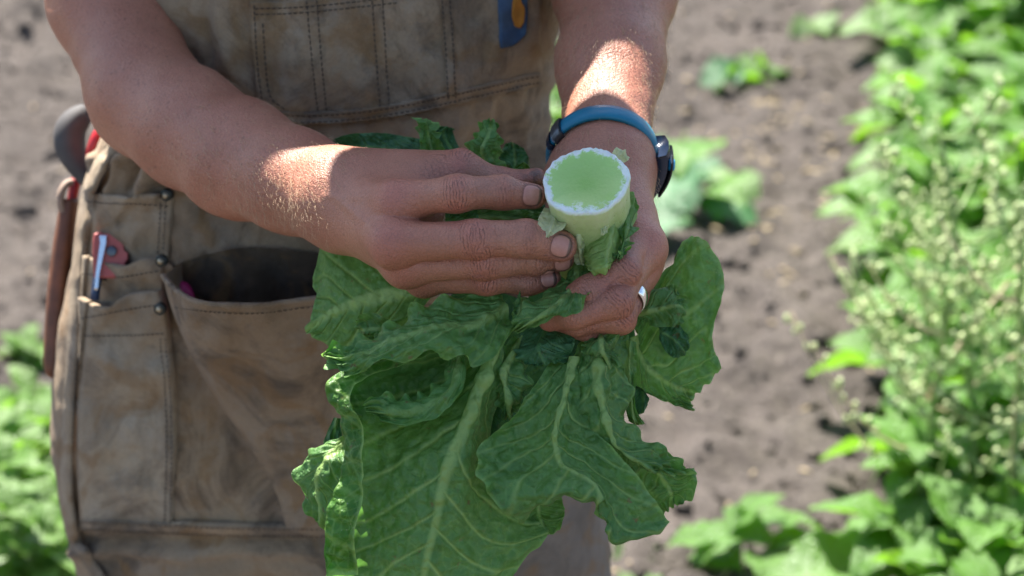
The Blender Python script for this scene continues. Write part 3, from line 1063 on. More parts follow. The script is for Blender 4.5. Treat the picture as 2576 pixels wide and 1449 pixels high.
def thit(px, py):
    """torso form surface point under photograph position(s)"""
    px = np.asarray(px, float).ravel(); py = np.asarray(py, float).ravel()
    r = ray(px, py)
    ts = np.linspace(1.6, 2.25, 260)
    pts = CAM + r[:, None, :] * ts[None, :, None]
    f = tf(pts)
    hit = f < 0
    first = np.where(hit.any(1), hit.argmax(1), f.argmin(1))
    first = np.clip(first, 1, len(ts) - 1)
    a = ts[first - 1]; b = ts[first]
    for _ in range(14):
        m = (a + b) / 2
        ins = tf(CAM + r * m[:, None]) < 0
        b = np.where(ins, m, b); a = np.where(ins, a, m)
    p = CAM + r * ((a + b) / 2)[:, None]
    return p


# cloth folds: ridges along polylines given in photograph positions
def seg_dist(px, py, poly):
    best = np.full(px.shape, 1e9)
    for (x0, y0), (x1, y1) in zip(poly[:-1], poly[1:]):
        dx, dy = x1 - x0, y1 - y0
        t = np.clip(((px - x0) * dx + (py - y0) * dy) / (dx * dx + dy * dy), 0, 1)
        best = np.minimum(best, np.hypot(px - x0 - t * dx, py - y0 - t * dy))
    return best


RIDGES = [
    ([(300, 392), (265, 425), (244, 480), (230, 560), (220, 660), (212, 760), (202, 900), (194, 1020), (189, 1150), (190, 1250), (204, 1335), (236, 1392), (285, 1470)], 5, -.004),
    ([(300, 480), (330, 400), (380, 360)], 14, .010), ([(385, 480), (420, 390), (470, 330)], 18, .012), ([(345, 470), (380, 390)], 10, -.008),
    ([(260, 400), (225, 470)], 12, .006), ([(500, 430), (470, 470)], 20, .006),
    ([(240, 560), (330, 600), (400, 560)], 26, .005), ([(260, 600), (300, 680)], 20, .004), ([(330, 520), (300, 560)], 16, -.004),
    ([(220, 900), (330, 960), (420, 950)], 34, .004), ([(200, 1000), (300, 1040), (400, 1010)], 30, -.004), ([(230, 1130), (330, 1120)], 40, .004),
    ([(450, 880), (520, 1010), (640, 1180)], 40, -.007),
    ([(200, 1360), (500, 1350), (900, 1352), (1400, 1345)], 14, -.007), ([(200, 1385), (600, 1378), (1000, 1380)], 16, .006),
    ([(300, 1440), (700, 1420), (900, 1430)], 22, .005), ([(250, 1340), (270, 1449)], 22, .004),
    ([(470, 150), (560, 240), (640, 300)], 40, -.008), ([(560, 0), (575, 120), (600, 260)], 26, .005), ([(520, 0), (530, 150)], 18, -.005),
    ([(640, 290), (900, 300), (1300, 220)], 12, -.003), ([(1300, 240), (1320, 380)], 16, .004), ([(1250, 260), (1260, 400)], 14, -.004),
    ([(480, 520), (560, 620), (620, 720)], 26, .006), ([(540, 520), (700, 600), (800, 660)], 30, -.005),
]
tw = Wob(21, 2, 16, 3)


def fold(px, py):
    d = (.0030 * tw(px / 80, py / 80) + .0010 * tw(px / 24 + 9, py / 24)) * (.25 + .75 * sstep(170, 300, px))
    for poly, w, a in RIDGES:
        d = d + a * np.exp(-(seg_dist(px, py, poly) / w) ** 2)
    return d


def cloth(px, py, off=0.0, extra=None):
    """points on the apron surface under photograph positions, lifted by off metres"""
    sh = np.shape(px)
    px = np.ravel(px).astype(float); py = np.ravel(py).astype(float)
    d = fold(px, py) + np.ravel(off) + .004
    ax, ay = px.copy(), py.copy()
    for it in range(2):
        p = thit(ax, ay); nn = tnormal(p); w = p + nn * d[:, None]
        if it == 0:
            qx_, qy_, _ = proj(w)
            ax = ax + np.clip(px - qx_, -160, 160); ay = ay + np.clip(py - qy_, -260, 260)
    return w.reshape(sh + (3,)), nn.reshape(sh + (3,))


def poly_at(poly, n):
    poly = np.asarray(poly, float)
    if len(poly) > 2:
        return crom(poly, n)
    return crom(poly, n)


def coons(top, bot, nu, nv, left=None, right=None):
    """grid nu (down) x nv (across) of photograph positions between boundary polylines"""
    T = poly_at(top, nv); B = poly_at(bot, nv)
    L = poly_at(left, nu) if left is not None else crom([T[0], B[0]], nu)
    Rr = poly_at(right, nu) if right is not None else crom([T[-1], B[-1]], nu)
    u = np.linspace(0, 1, nu)[:, None, None]; v = np.linspace(0, 1, nv)[None, :, None]
    S = (1 - u) * T[None] + u * B[None] + (1 - v) * L[:, None] + v * Rr[:, None]
    S -= (1 - u) * (1 - v) * T[0] + (1 - u) * v * T[-1] + u * (1 - v) * B[0] + u * v * B[-1]
    return S


PAN = {}


def panel(name, top, bot, off, mat, parent, nu=40, nv=60, left=None, right=None, lift=None, rim=True, rimmax=.006):
    """a cloth panel sewn on the apron: grid lifted off the surface with turned-down edges"""
    S = coons(top, bot, nu, nv, left, right)
    u = np.linspace(0, 1, nu)[:, None] + np.zeros((1, nv)); v = np.linspace(0, 1, nv)[None, :] + np.zeros((nu, 1))
    o = np.full((nu, nv), off, float)
    if lift is not None: o = o + lift(u, v)
    g, nn = cloth(S[..., 0], S[..., 1], o)
    V = [g.reshape(-1, 3)]; F = grid_faces(nu, nv)[:, ::-1].tolist()
    if rim:
        ring = [(0, j) for j in range(nv)] + [(i, nv - 1) for i in range(1, nu)] + [(nu - 1, j) for j in range(nv - 2, -1, -1)] + [(i, 0) for i in range(nu - 2, 0, -1)]
        base = nu * nv
        low = np.array([g[i, j] - nn[i, j] * (.003 + min(o[i, j], rimmax if i > 0 else .003)) for i, j in ring])
        V.append(low)
        m = len(ring)
        for a in range(m):
            b = (a + 1) % m
            F.append([ring[a][0] * nv + ring[a][1], ring[b][0] * nv + ring[b][1], base + b, base + a])
    PAN[name] = (S.reshape(-1, 2), g.reshape(-1, 3), nn.reshape(-1, 3))
    return mesh_obj(name, np.vstack(V) - np.array(person.location), F, mat, parent), g


# ---- apron
PL = np.array(person.location)
phi = np.linspace(-96, 92, 340); zz = np.linspace(.42, 1.32, 330)
PH, ZZ = np.meshgrid(np.radians(phi), zz, indexing='ij')
sx = np.sign(np.sin(PH)) * np.abs(np.sin(PH)) ** (2 / TN); cy_ = np.sign(np.cos(PH)) * np.abs(np.cos(PH)) ** (2 / TN)
base = np.stack([tsm(ZZ, TXC) + tsm(ZZ, TA) * sx, TYC - tsm(ZZ, TB) * cy_, ZZ], -1)
tn = tnormal(base)
qx, qy, qd_ = proj(base)
av = base + tn * (fold(qx, qy) + .004)[..., None]
keep = (1 - sstep(1420, 1470, qy) * (qx < 260 + (qy - 1380) * .5)) > -1
apron = mesh_obj('apron', av.reshape(-1, 3) - PL, grid_faces(len(phi), len(zz)), MAT['canvas'], person)
apron['label'] = 'brown duck canvas work apron with dark stains and many pockets'


def ribbon(poly, w, off, nseg, closed=False):
    """flat strip on the apron along a photograph polyline; w in photograph px"""
    c = poly_at(poly, nseg)
    t = unit(np.gradient(c, axis=0)); nrm = np.stack([-t[:, 1], t[:, 0]], 1)
    rows = [c - nrm * w / 2, c - nrm * w * .3, c, c + nrm * w * .3, c + nrm * w / 2]
    hs = [off - .002, off, off + .0006, off, off - .002]
    V = np.stack([cloth(r[:, 0], r[:, 1], h)[0] for r, h in zip(rows, hs)], 1)
    return V.reshape(-1, 3), grid_faces(nseg, 5)


# edge binding down the left side of the apron
EDGE = [(282, 372), (243, 420), (222, 480), (208, 560), (198, 660), (190, 760), (180, 900), (172, 1020), (167, 1150), (168, 1250), (182, 1340), (215, 1400), (262, 1475)]
v, f = ribbon(EDGE, 34, .0055, 150)
binding = mesh_obj('edge_binding', v - PL, f, MAT['canvas_light'], apron)

pk, _ = panel('bib_pocket', [(628, 6), (770, 2), (1000, -20), (1368, -60)], [(668, 296), (800, 302), (1000, 286), (1366, 205)], .004, MAT['canvas'], apron, 60, 110,
              left=[(628, 6), (634, 120), (645, 230), (655, 275), (690, 304)], right=[(1368, -60), (1366, 205)])
hem_, _ = panel('bib_pocket_band', [(690, 282), (800, 284), (1000, 262), (1366, 182)], [(700, 308), (800, 312), (1000, 292), (1366, 214)], .0065, MAT['canvas'], apron, 8, 90)
for xa, xb in (((1118, -40), (1138, 262)),):
    panel('bib_pocket_divider', [(xa[0] - 9, xa[1]), (xa[0] + 14, xa[1])], [(xb[0] - 9, xb[1] + 3), (xb[0] + 14, xb[1] - 2)], .0068, MAT['canvas'], apron, 50, 6)
# left hip pockets, three tiers, and the wide gaping pocket
panel('upper_hip_pocket', [(218, 476), (290, 486), (345, 484), (432, 496)], [(190, 830), (410, 850)], .004, MAT['canvas_light'], apron, 50, 40,
      lift=lambda u, v: .010 * np.exp(-(u / .2) ** 2) * np.sin(v * np.pi))
panel('middle_hip_pocket', [(204, 636), (250, 655), (300, 668), (345, 652), (404, 654)], [(190, 900), (410, 900)], .010, MAT['canvas_light'], apron, 40, 50,
      lift=lambda u, v: .014 * np.exp(-(u / .25) ** 2) * np.sin(v * np.pi))
panel('lower_hip_pocket', [(186, 738), (225, 762), (262, 764), (310, 740), (398, 732)], [(200, 1322), (428, 1330)], .016, MAT['canvas_light'], apron, 90, 50,
      left=[(186, 738), (192, 900), (192, 1100), (200, 1322)], right=[(398, 732), (420, 850), (436, 1050), (434, 1200), (428, 1330)],
      lift=lambda u, v: .012 * np.exp(-(u / .10) ** 2) * np.sin(v * np.pi) - .010 * sstep(.1, .7, u))
panel('pocket_hem', [(196, 1308), (428, 1318), (720, 1326), (1300, 1326)], [(196, 1336), (428, 1346), (720, 1352), (1300, 1350)], .0085, MAT['canvas'], apron, 8, 120)


MAT['canvas_stain_shade'] = canvas_material('stained_shaded_canvas', (.070, .047, .030), (.125, .086, .054), (.020, .015, .012), (.075, .062, .052))  # soil stain plus the deep pocket's shade, both painted into the colour
panel('pocket_back_shade', [(438, 668), (520, 640), (640, 622), (840, 640), (1320, 660)], [(440, 800), (700, 830), (1320, 830)], .0060, MAT['canvas_stain_shade'], apron, 40, 90, rim=False)  # added dark sheet standing in for the shaded pocket interior


def gape(u, v):
    g = .085 * np.exp(-(u / .34) ** 1.4) * np.sin(np.clip(v * .9 + .10, 0, 1) * np.pi) ** .6 + .016 * (1 - u) ** .6
    return g * (.65 + .35 * sstep(0, .15, v))


wide, wg = panel('wide_front_pocket', [(392, 690), (402, 728), (450, 752), (520, 764), (650, 770), (810, 752), (1060, 745), (1320, 750)], [(722, 1334), (900, 1336), (1320, 1334)], .0075, MAT['canvas'], apron, 110, 120,
                 left=[(392, 690), (425, 785), (470, 880), (540, 1000), (612, 1100), (690, 1230), (722, 1334)], right=[(1320, 750), (1330, 1334)], lift=gape, rimmax=.09)
# rolled lip of the wide pocket
v, f = tube(wg[0][::2], .0022, 6, up=TOCAM)
mesh_obj('pocket_lip', v - PL, f, MAT['canvas'], apron)
# little gusset between the wide pocket and the hip pockets
panel('pocket_gusset', [(400, 655), (425, 662)], [(430, 780), (520, 775)], .006, MAT['canvas'], apron, 24, 24, rim=False)

# stitching (uncountable tiny stitches)
sm = MB()


def stitch(poly, off, n=None, dash=.0032, gap=.0013, w=.00045):
    pan = off if isinstance(off, str) else None
    off = .0 if pan else off + .0014
    L = np.sum(np.hypot(*np.diff(np.asarray(poly, float), axis=0).T)) * .00031
    k = max(8, int(L / .0008))
    c = poly_at(poly, k)
    if pan:
        S_, g_, n_ = PAN[pan]
        d2 = ((c[:, None] - S_[None]) ** 2).sum(-1)
        ix = np.argpartition(d2, 4, 1)[:, :4]
        w4 = 1 / (np.take_along_axis(d2, ix, 1) + .5); w4 /= w4.sum(1, keepdims=True)
        nn = n_[ix[:, 0]]; p = (g_[ix] * w4[..., None]).sum(1) + nn * .0009
    else:
        p, nn = cloth(c[:, 0], c[:, 1], off)
    s = np.concatenate([[0], np.cumsum(np.linalg.norm(np.diff(p, axis=0), axis=1))])
    a = 0.0
    while a < s[-1] - dash:
        ii = [np.interp(x, s, np.arange(k)) for x in (a, a + dash)]
        q = [np.array([np.interp(i, np.arange(k), p[:, d]) for d in range(3)]) for i in ii]
        nm = nn[int(ii[0])]
        t = unit(q[1] - q[0]); sd = np.cross(t, nm) * w
        mid = (q[0] + q[1]) / 2 + nm * .0008
        sm.add([q[0] - sd, q[0] + sd, mid + sd, mid - sd, q[1] + sd, q[1] - sd], [[0, 3, 2, 1], [3, 5, 4, 2]])
        a += dash + gap


for x0, x1 in ((770, 800), (796, 822), (935, 958), (962, 980)):
    stitch([(x0, -20), ((x0 + x1) / 2, 150), (x1, 282)], 'bib_pocket')
for dx in (-2, 18):
    stitch([(1112 + dx, -30), (1130 + dx, 255)], 'bib_pocket_divider')
stitch([(640, 12), (645, 120), (656, 225), (668, 268), (700, 292)], 'bib_pocket')
stitch([(662, 60), (668, 150), (680, 240), (720, 276)], 'bib_pocket')
for dy in (-2, 14):
    stitch([(705, 290 + dy), (800, 292 + dy), (1000, 270 + dy), (1362, 190 + dy)], 'bib_pocket_band')
stitch([(640, 20), (770, 16), (1000, -8)], 'bib_pocket'); stitch([(640, 34), (770, 30), (1000, 6)], 'bib_pocket')
for dx in (-9, 4):
    stitch([(413 + dx, 505), (408 + dx, 640)], 'upper_hip_pocket'); stitch([(412 + dx, 850), (428 + dx, 1050), (424 + dx, 1320)], 'lower_hip_pocket')
stitch([(214, 502), (330, 508), (428, 518)], 'upper_hip_pocket'); stitch([(196, 792), (300, 778), (402, 764)], 'lower_hip_pocket'); stitch([(196, 838), (300, 842), (412, 838)], 'lower_hip_pocket')
stitch([(204, 684), (300, 694), (402, 680)], 'middle_hip_pocket')
for dy in (0, 18):
    stitch([(205, 1312 + dy), (428, 1322 + dy), (720, 1330 + dy), (1290, 1330 + dy)], 'pocket_hem')
stitch([(e[0] + 13, e[1]) for e in EDGE], .0062)
stitch([(415, 768), (520, 786), (650, 792), (810, 774), (1100, 766)], 'wide_front_pocket')
stitch([(1528, 1322), (1470, 1372), (1390, 1449), (1360, 1475)], .004, dash=.03, gap=.0005, w=.0012)
apron_st = tag(sm.build('stitching', MAT['thread'], apron), kind='stuff')
apron_st.location = -Vector(person.location)

# rivets
for px, py, off in ((413, 490, .010), (400, 655, .024), (395, 776, .026)):
    p, nn = cloth(np.array([px]), np.array([py]), off); p, nn = p[0], nn[0]
    a1 = unit(np.cross(nn, [0, 0, 1])); a2 = np.cross(nn, a1)
    def disc(r, h0, h1, dome):
        a = np.linspace(0, 2 * math.pi, 14, endpoint=False)
        rings = [(r, h0), (r, h1), (r * .7, h1 + dome * .7), (r * .3, h1 + dome)]
        V = np.vstack([p + nn * h + r_ * (np.cos(a)[:, None] * a1 + np.sin(a)[:, None] * a2) for r_, h in rings])
        F = grid_faces(4, 14, wrap=True).tolist() + [[42 + j for j in range(14)]]
        return V, F
    v, f = disc(.0048, -.004, .0008, .0004); rv = mesh_obj('rivet', v - PL, f, MAT['brass_dark'], apron)
    v, f = disc(.0026, 0, .0014, .0012); mesh_obj('rivet_cap', v - PL, f, MAT['brass'], apron)

# blue label with its worn orange mark on the bib
lab, _ = panel('label_patch', [(1256, -30), (1336, -52)], [(1266, 122), (1300, 112), (1330, 84)], .0068, MAT['denim'], apron, 24, 16)
panel('orange_mark', [(1306, -30), (1320, -34)], [(1300, 66), (1312, 70), (1324, 56)], .0088, MAT['orange'], apron, 16, 12,
      left=[(1306, -30), (1303, -6), (1298, 8), (1294, 40), (1300, 66)], right=[(1320, -34), (1318, 0), (1326, 20), (1324, 56)])

# tool loop on the hip edge
lp = crom(np.array([(172, 636, 2.015), (152, 668, 2.01), (147, 730, 2.01), (150, 790, 2.015), (168, 830, 2.02), (160, 860, 2.02)]), 30)
c = P(lp[:, 0], lp[:, 1], lp[:, 2])
V = np.stack([c, c + np.array([.006, .022, 0]), c + np.array([.0075, .022, 0]), c + np.array([.0018, 0, 0])], 1).reshape(-1, 3)
mesh_obj('tool_loop', V - PL, grid_faces(30, 4, wrap=True), MAT['canvas_light'], apron)

# ---- trousers, shirt, hat, boots
def loft(rings, mat, name, parent, n=40, e=2.4):
    a = np.linspace(0, 2 * math.pi, n, endpoint=False)
    V = []
    for (x, y, z, rx, ry) in rings:
        V.append(np.stack([x + rx * np.sign(np.cos(a)) * np.abs(np.cos(a)) ** (2 / e), y + ry * np.sign(np.sin(a)) * np.abs(np.sin(a)) ** (2 / e), np.full(n, z)], 1))
    V = np.array(V)
    w = Wob(int(rings[0][2] * 1000) % 97, 3, 10, 2)
    k = V.reshape(-1, 3)
    cxy = np.repeat(np.array([[r[0], r[1]] for r in rings]), n, 0)
    k[:, :2] += unit(k[:, :2] - cxy) * (.004 * w(k[:, 0] * 22, k[:, 1] * 22, k[:, 2] * 14))[:, None]
    F = grid_faces(len(rings), n, wrap=True).tolist() + [list(range(n))[::-1], [(len(rings) - 1) * n + j for j in range(n)]]
    return mesh_obj(name, k - PL, F, mat, parent)


def dense(rings, m=30):
    r = np.array(rings, float)
    return crom(r, m)


loft(dense([(-.250, 1.87, .06, .070, .085), (-.252, 1.87, .30, .075, .09), (-.25, 1.865, .55, .090, .105), (-.235, 1.86, .80, .11, .118), (-.17, 1.86, .93, .16, .11)]), MAT['trouser'], 'trouser_leg', person)
loft(dense([(-.015, 1.85, .06, .070, .085), (-.012, 1.845, .30, .078, .09), (-.012, 1.83, .55, .095, .108), (-.025, 1.835, .80, .11, .118), (-.10, 1.86, .93, .16, .11)]), MAT['trouser'], 'trouser_leg', person)
loft(dense([(-.15, 1.87, .88, .165, .105), (-.148, 1.87, 1.00, .160, .100), (-.135, 1.87, 1.15, .150, .098), (-.13, 1.865, 1.30, .165, .098), (-.125, 1.86, 1.39, .150, .085), (-.126, 1.858, 1.445, .085, .065)]), MAT['shirt'], 'shirt', person)
yk = crom(np.array([[-.335, 1.845, 1.440], [-.262, 1.845, 1.474], [-.190, 1.848, 1.490], [-.128, 1.85, 1.455], [-.070, 1.85, 1.415], [-.008, 1.85, 1.395], [.075, 1.865, 1.375]]), 30)
v, f = tube(yk, .070, 20, up=(0, 1, 0))
mesh_obj('shirt_yoke', v - PL, f, MAT['shirt'], person)
for S, E in ((SR, ER), (SL, EL)):
    pth = np.array([lerp(S, [-.128, 1.86, 1.42], .35), lerp(S, E, -.02) + [0, 0, .008], lerp(S, E, .2), lerp(S, E, .48)])
    v, f = tube(crom(pth, 16), crom(np.array([[.062], [.070], [.064], [.064]]), 16)[:, 0], 18, up=(0, 1, 0))
    mesh_obj('sleeve', v - PL, f, MAT['shirt'], person)
for x, y in ((-.25, 1.80), (-.015, 1.78)):
    loft(dense([(x, y + .01, .0, .05, .135), (x, y + .01, .03, .052, .138), (x, y + .02, .06, .050, .125), (x, y + .06, .09, .048, .08), (x, y + .075, .16, .05, .06)], 16), MAT['boot'], 'boot', person)
# brimmed hat
a = np.linspace(0, 2 * math.pi, 48, endpoint=False)
HC = np.array([-.121, 1.820, 1.668])
prof = [(.135, -.004), (.130, -.003), (.112, .002), (.090, .008), (.088, .05), (.080, .085), (.055, .100), (.01, .102), (.01, .098), (.052, .096), (.076, .082), (.084, .05), (.086, .005), (.112, -.003), (.130, -.008)]
bow, roll = R(25), R(6)
V = []
for r0, h0 in prof:
    x = r0 * np.cos(a); y = r0 * 1.04 * np.sin(a); z = h0 + 0 * a
    y, z = y * math.cos(bow) - z * math.sin(bow), y * math.sin(bow) + z * math.cos(bow)
    x, z = x * math.cos(roll) + z * math.sin(roll), -x * math.sin(roll) + z * math.cos(roll)
    V.append(np.stack([x, y, z], 1) + HC)
hat = mesh_obj('hat', np.vstack(V) - PL, grid_faces(len(prof), 48, wrap=True), MAT['hat'], person)
hat.data.polygons.foreach_set('use_smooth', [True] * len(hat.data.polygons))

# ================================================================== things worn and carried
def disc_mesh(c, nrm, r, h, n=20, bev=.15):
    a1 = unit(np.cross(nrm, [.3, .2, 1])); a2 = np.cross(nrm, a1)
    a = np.linspace(0, 2 * math.pi, n, endpoint=False)
    rings = [(r, 0), (r, h * (1 - bev)), (r * (1 - bev), h)]
    V = np.vstack([c + nrm * hh + rr * (np.cos(a)[:, None] * a1 + np.sin(a)[:, None] * a2) for rr, hh in rings])
    return V, grid_faces(3, n, wrap=True).tolist() + [list(range(n))[::-1], [2 * n + j for j in range(n)]]


# ---- wrist watch
wc = P(1515, 392, 1.680)
e1 = RGT; e2 = unit(.77 * UPV - .64 * FWD); e3 = np.cross(e1, e2)     # e3 runs along the arm towards the camera
if e3 @ TOCAM < 0: e3 = -e3
watch = empty('wrist_watch', tuple(wc))
tag(watch, 'sports watch on a blue strap round the wrist behind the cut stalk', 'watch')
def wloop(a, r_off=0): 
    a = np.asarray(a)[..., None]
    return wc + (.0362 + r_off) * np.cos(a) * e1 + (.0362 + r_off) * np.sin(a) * e2


def band(a0, a1, n, w0, w1, th, r_off=0.0):
    aa = np.linspace(a0, a1, n)
    w = np.linspace(w0, w1, n)[:, None] / 2
    ci, co = wloop(aa, r_off), wloop(aa, th + r_off)
    cm_ = wloop(aa, th * 1.25 + r_off)
    V = np.stack([ci - e3 * w, co - e3 * w * .9, cm_ - e3 * w * .3, cm_ + e3 * w * .3, co + e3 * w * .9, ci + e3 * w], 1)
    F = grid_faces(n, 6, wrap=True).tolist() + [list(range(6)), [(n - 1) * 6 + j for j in range(6)][::-1]]
    return V.reshape(-1, 3), F
v, f = band(R(5), R(205), 60, .016, .013, .0026)
adopt(mesh_obj('strap', v, f, MAT['strap']), watch)
v, f = band(R(205), R(325), 30, .014, .014, .0026)
adopt(mesh_obj('strap', v, f, MAT['strap']), watch)
v, f = band(R(138), R(152), 8, .019, .019, .0045, -.0005)
adopt(mesh_obj('buckle', v, f, MAT['steel']), watch)
v, f = band(R(157), R(164), 5, .017, .017, .0040, -.0003)
adopt(mesh_obj('strap_keeper', v, f, MAT['watch']), watch)
v, f = band(R(-42), R(12), 16, .034, .026, .0095, -.001)
case = adopt(mesh_obj('case', v, f, MAT['watch']), watch)
v, f = band(R(-34), R(2), 12, .026, .022, .0018, .0112)
adopt(mesh_obj('watch_glass', v, f, MAT['glass']), watch)
v, f = disc_mesh(wloop(R(-4), .010) + e3 * .006, unit(wloop(R(-4), .02) - wloop(R(-4), 0)), .0042, .0042)
adopt(mesh_obj('button', v, f, MAT['button']), watch)

# ---- ring
J, r = HL['ring']
rc = lerp(J[0], J[1], .60); ax = unit(J[1] - J[0]); rad = lerp(r[0], r[1], .60)
a1 = unit(np.cross(ax, [0, 0, 1])); a2 = np.cross(ax, a1)
aa = np.linspace(0, 2 * math.pi, 48, endpoint=False)
path = rc + (rad + .0016) * (np.cos(aa)[:, None] * a1 + np.sin(aa)[:, None] * a2)
V = []
for i, an in enumerate(aa):
    o = np.cos(an) * a1 + np.sin(an) * a2
    for th in np.linspace(0, 2 * math.pi, 10, endpoint=False):
        V.append(path[i] + o * .0013 * math.cos(th) + ax * .0046 * math.sin(th))
F = grid_faces(48, 10, wrap=True).tolist() + [[47 * 10 + j, 47 * 10 + (j + 1) % 10, (j + 1) % 10, j] for j in range(10)]
tag(mesh_obj('finger_ring', V, F, MAT['silver']), 'plain polished silver ring on the hand gripping the lettuce', 'ring')

# ---- leather sheath with the grey and red handled tool
sh = crom(np.array([(165, 470, 2.02, 16), (165, 520, 2.02, 24), (148, 640, 2.02, 26), (136, 760, 2.02, 27), (127, 880, 2.02, 25), (124, 935, 2.02, 20), (128, 952, 2.02, 8)]), 34)
c = P(sh[:, 0] + 10, sh[:, 1], sh[:, 2]); w = sh[:, 3] * 2.02 / FPX
sheath = empty('leather_sheath', tuple(c[-1]))
tag(sheath, 'long brown leather tool sheath hanging at the hip behind the apron edge', 'sheath')
a = np.linspace(0, 2 * math.pi, 20, endpoint=False)
V = np.stack([c + w[:, None] * 1.05 * np.sign(math.cos(t)) * abs(math.cos(t)) ** .7 * RGT + np.minimum(w, .012)[:, None] * math.sin(t) * 1.5 * FWD for t in a], 1)
V = V[4:]
F = grid_faces(len(V), 20, wrap=True).tolist() + [list(range(20))[::-1], [(len(V) - 1) * 20 + j for j in range(20)]]
adopt(mesh_obj('pouch', V.reshape(-1, 3), F, MAT['leather']), sheath)
lc = crom(np.array([(196, 458, 2.02), (168, 462, 2.012), (152, 490, 2.008), (156, 525, 2.010), (180, 542, 2.015), (200, 535, 2.02)]), 24)
v, f = tube(P(lc[:, 0], lc[:, 1], lc[:, 2]), .0032, 8, up=FWD, flat=1.0)
adopt(mesh_obj('rolled_rim', v, f, MAT['leather_edge']), sheath)

tool = empty('hand_tool', tuple(P(190, 520, 2.02)))
tag(tool, 'grey and red handled hand tool standing in the leather sheath', 'tool')
hs = crom(np.array([(232, 468, 2.00, 22), (203, 425, 2.00, 36), (178, 375, 2.00, 47), (178, 325, 2.00, 49), (208, 288, 2.00, 36), (228, 274, 2.00, 12)]), 24)
c = P(hs[:, 0], hs[:, 1], hs[:, 2])
v, f = tube(c, hs[:, 3] * 2.0 / FPX, 18, flat=.8, up=FWD)
adopt(mesh_obj('grip', v, f, MAT['rubber']), tool)
hs = crom(np.array([(232, 425, 1.980, 10), (232, 395, 1.974, 24), (246, 350, 1.970, 27), (260, 312, 1.974, 14), (266, 300, 1.98, 3)]), 16)
v, f = tube(P(hs[:, 0], hs[:, 1], hs[:, 2]), hs[:, 3] * 1.98 / FPX, 14, flat=.7, up=FWD)
adopt(mesh_obj('red_insert', v, f, MAT['red']), tool)
hs = crom(np.array([(192, 450, 2.02, 20), (184, 490, 2.02, 19), (180, 530, 2.02, 18)]), 10)
v, f = tube(P(hs[:, 0], hs[:, 1], hs[:, 2]), hs[:, 3] * 2.02 / FPX, 12, flat=.7, up=FWD)
adopt(mesh_obj('red_shank', v, f, MAT['red']), tool)
hs = crom(np.array([(236, 440, 2.005, 14), (222, 470, 2.005, 18), (212, 492, 2.005, 10)]), 8)
v, f = tube(P(hs[:, 0], hs[:, 1], hs[:, 2]), hs[:, 3] * 2.0 / FPX, 12, flat=.8, up=FWD)
adopt(mesh_obj('black_collar', v, f, MAT['rubber_black']), tool)


# ---- red knife, pen and pink marker in the pockets
def slab(outline, d0, d1, bev=.0012):
    """prism between two depths from an outline of photograph positions"""
    o = np.array(outline, float); n = len(o); c = o.mean(0)
    fr = P(*(c + (o - c) * .93).T, np.full(n, d0)); f2 = P(*o.T, np.full(n, d0 + bev)); bk = P(*o.T, np.full(n, d1))
    return np.vstack([fr, f2, bk]), grid_faces(3, n, wrap=True).tolist() + [list(range(n))[::-1], [2 * n + j for j in range(n)]]


base_d = float(proj(cloth(np.array([280.]), np.array([640.]), .0)[0])[2][0])
kd = base_d - .018
knife = empty('folding_knife', tuple(P(280, 660, kd)))
tag(knife, 'red folding tool tucked in the middle hip pocket', 'folding tool')
ol = [(236, 588), (252, 582), (262, 588), (290, 584), (304, 590), (311, 606), (313, 630), (322, 636), (323, 652), (316, 662), (316, 700), (236, 700), (232, 640), (233, 605)]
v, f = slab(ol, kd, kd + .009)
adopt(mesh_obj('handle', v, f, MAT['red_worn'], flat=True), knife)
v, f = slab([(x + 14, y + 6) for x, y in ol], kd + .0095, kd + .016)
adopt(mesh_obj('back_plate', v, f, MAT['rubber_black'], flat=True), knife)
v, f = disc_mesh(P(281, 632, kd - .0002), TOCAM, .0042, .002)
adopt(mesh_obj('pivot', v, f, MAT['steel']), knife)
pd = kd - .006
pen = empty('pen', tuple(P(240, 748, pd)))
tag(pen, 'dark blue pen with a bright steel clip beside the red folding tool', 'pen')
tt = np.linspace(0, 1, 10)
v, f = tube(P(258 - 20 * tt, 596 + 158 * tt, pd + .010 + 0 * tt), .0036, 10, up=FWD)
adopt(mesh_obj('barrel', v, f, MAT['pen_blue']), pen)
pen_clip = [(250, 592), (268, 592), (268, 606), (250, 690), (246, 730), (236, 730), (240, 690), (252, 606)]
v, f = slab(pen_clip, pd + .002, pd + .005, .0006)
adopt(mesh_obj('clip', v, f, MAT['chrome'], flat=True), pen)
gd = float(proj(cloth(np.array([455.]), np.array([740.]), .003)[0])[2][0])
tt = np.linspace(0, 1, 12)
rr = np.array([.003, .0065, .008, .0085] + [.0085] * 8)
pts = P(452, 712, gd - .012) + np.stack([.014 * tt, .016 * tt, -.055 * tt], 1)
v, f = tube(pts, rr, 12, up=FWD)
tag(mesh_obj('marker', v, f, MAT['pink']), 'pink capped marker poking out of the wide apron pocket', 'marker')

# ================================================================== the held lettuce
lett = empty('romaine_lettuce', tuple(P(1480, 640, 1.62)))
tag(lett, 'freshly cut romaine lettuce held upside down with its pale stalk towards the camera', 'lettuce')


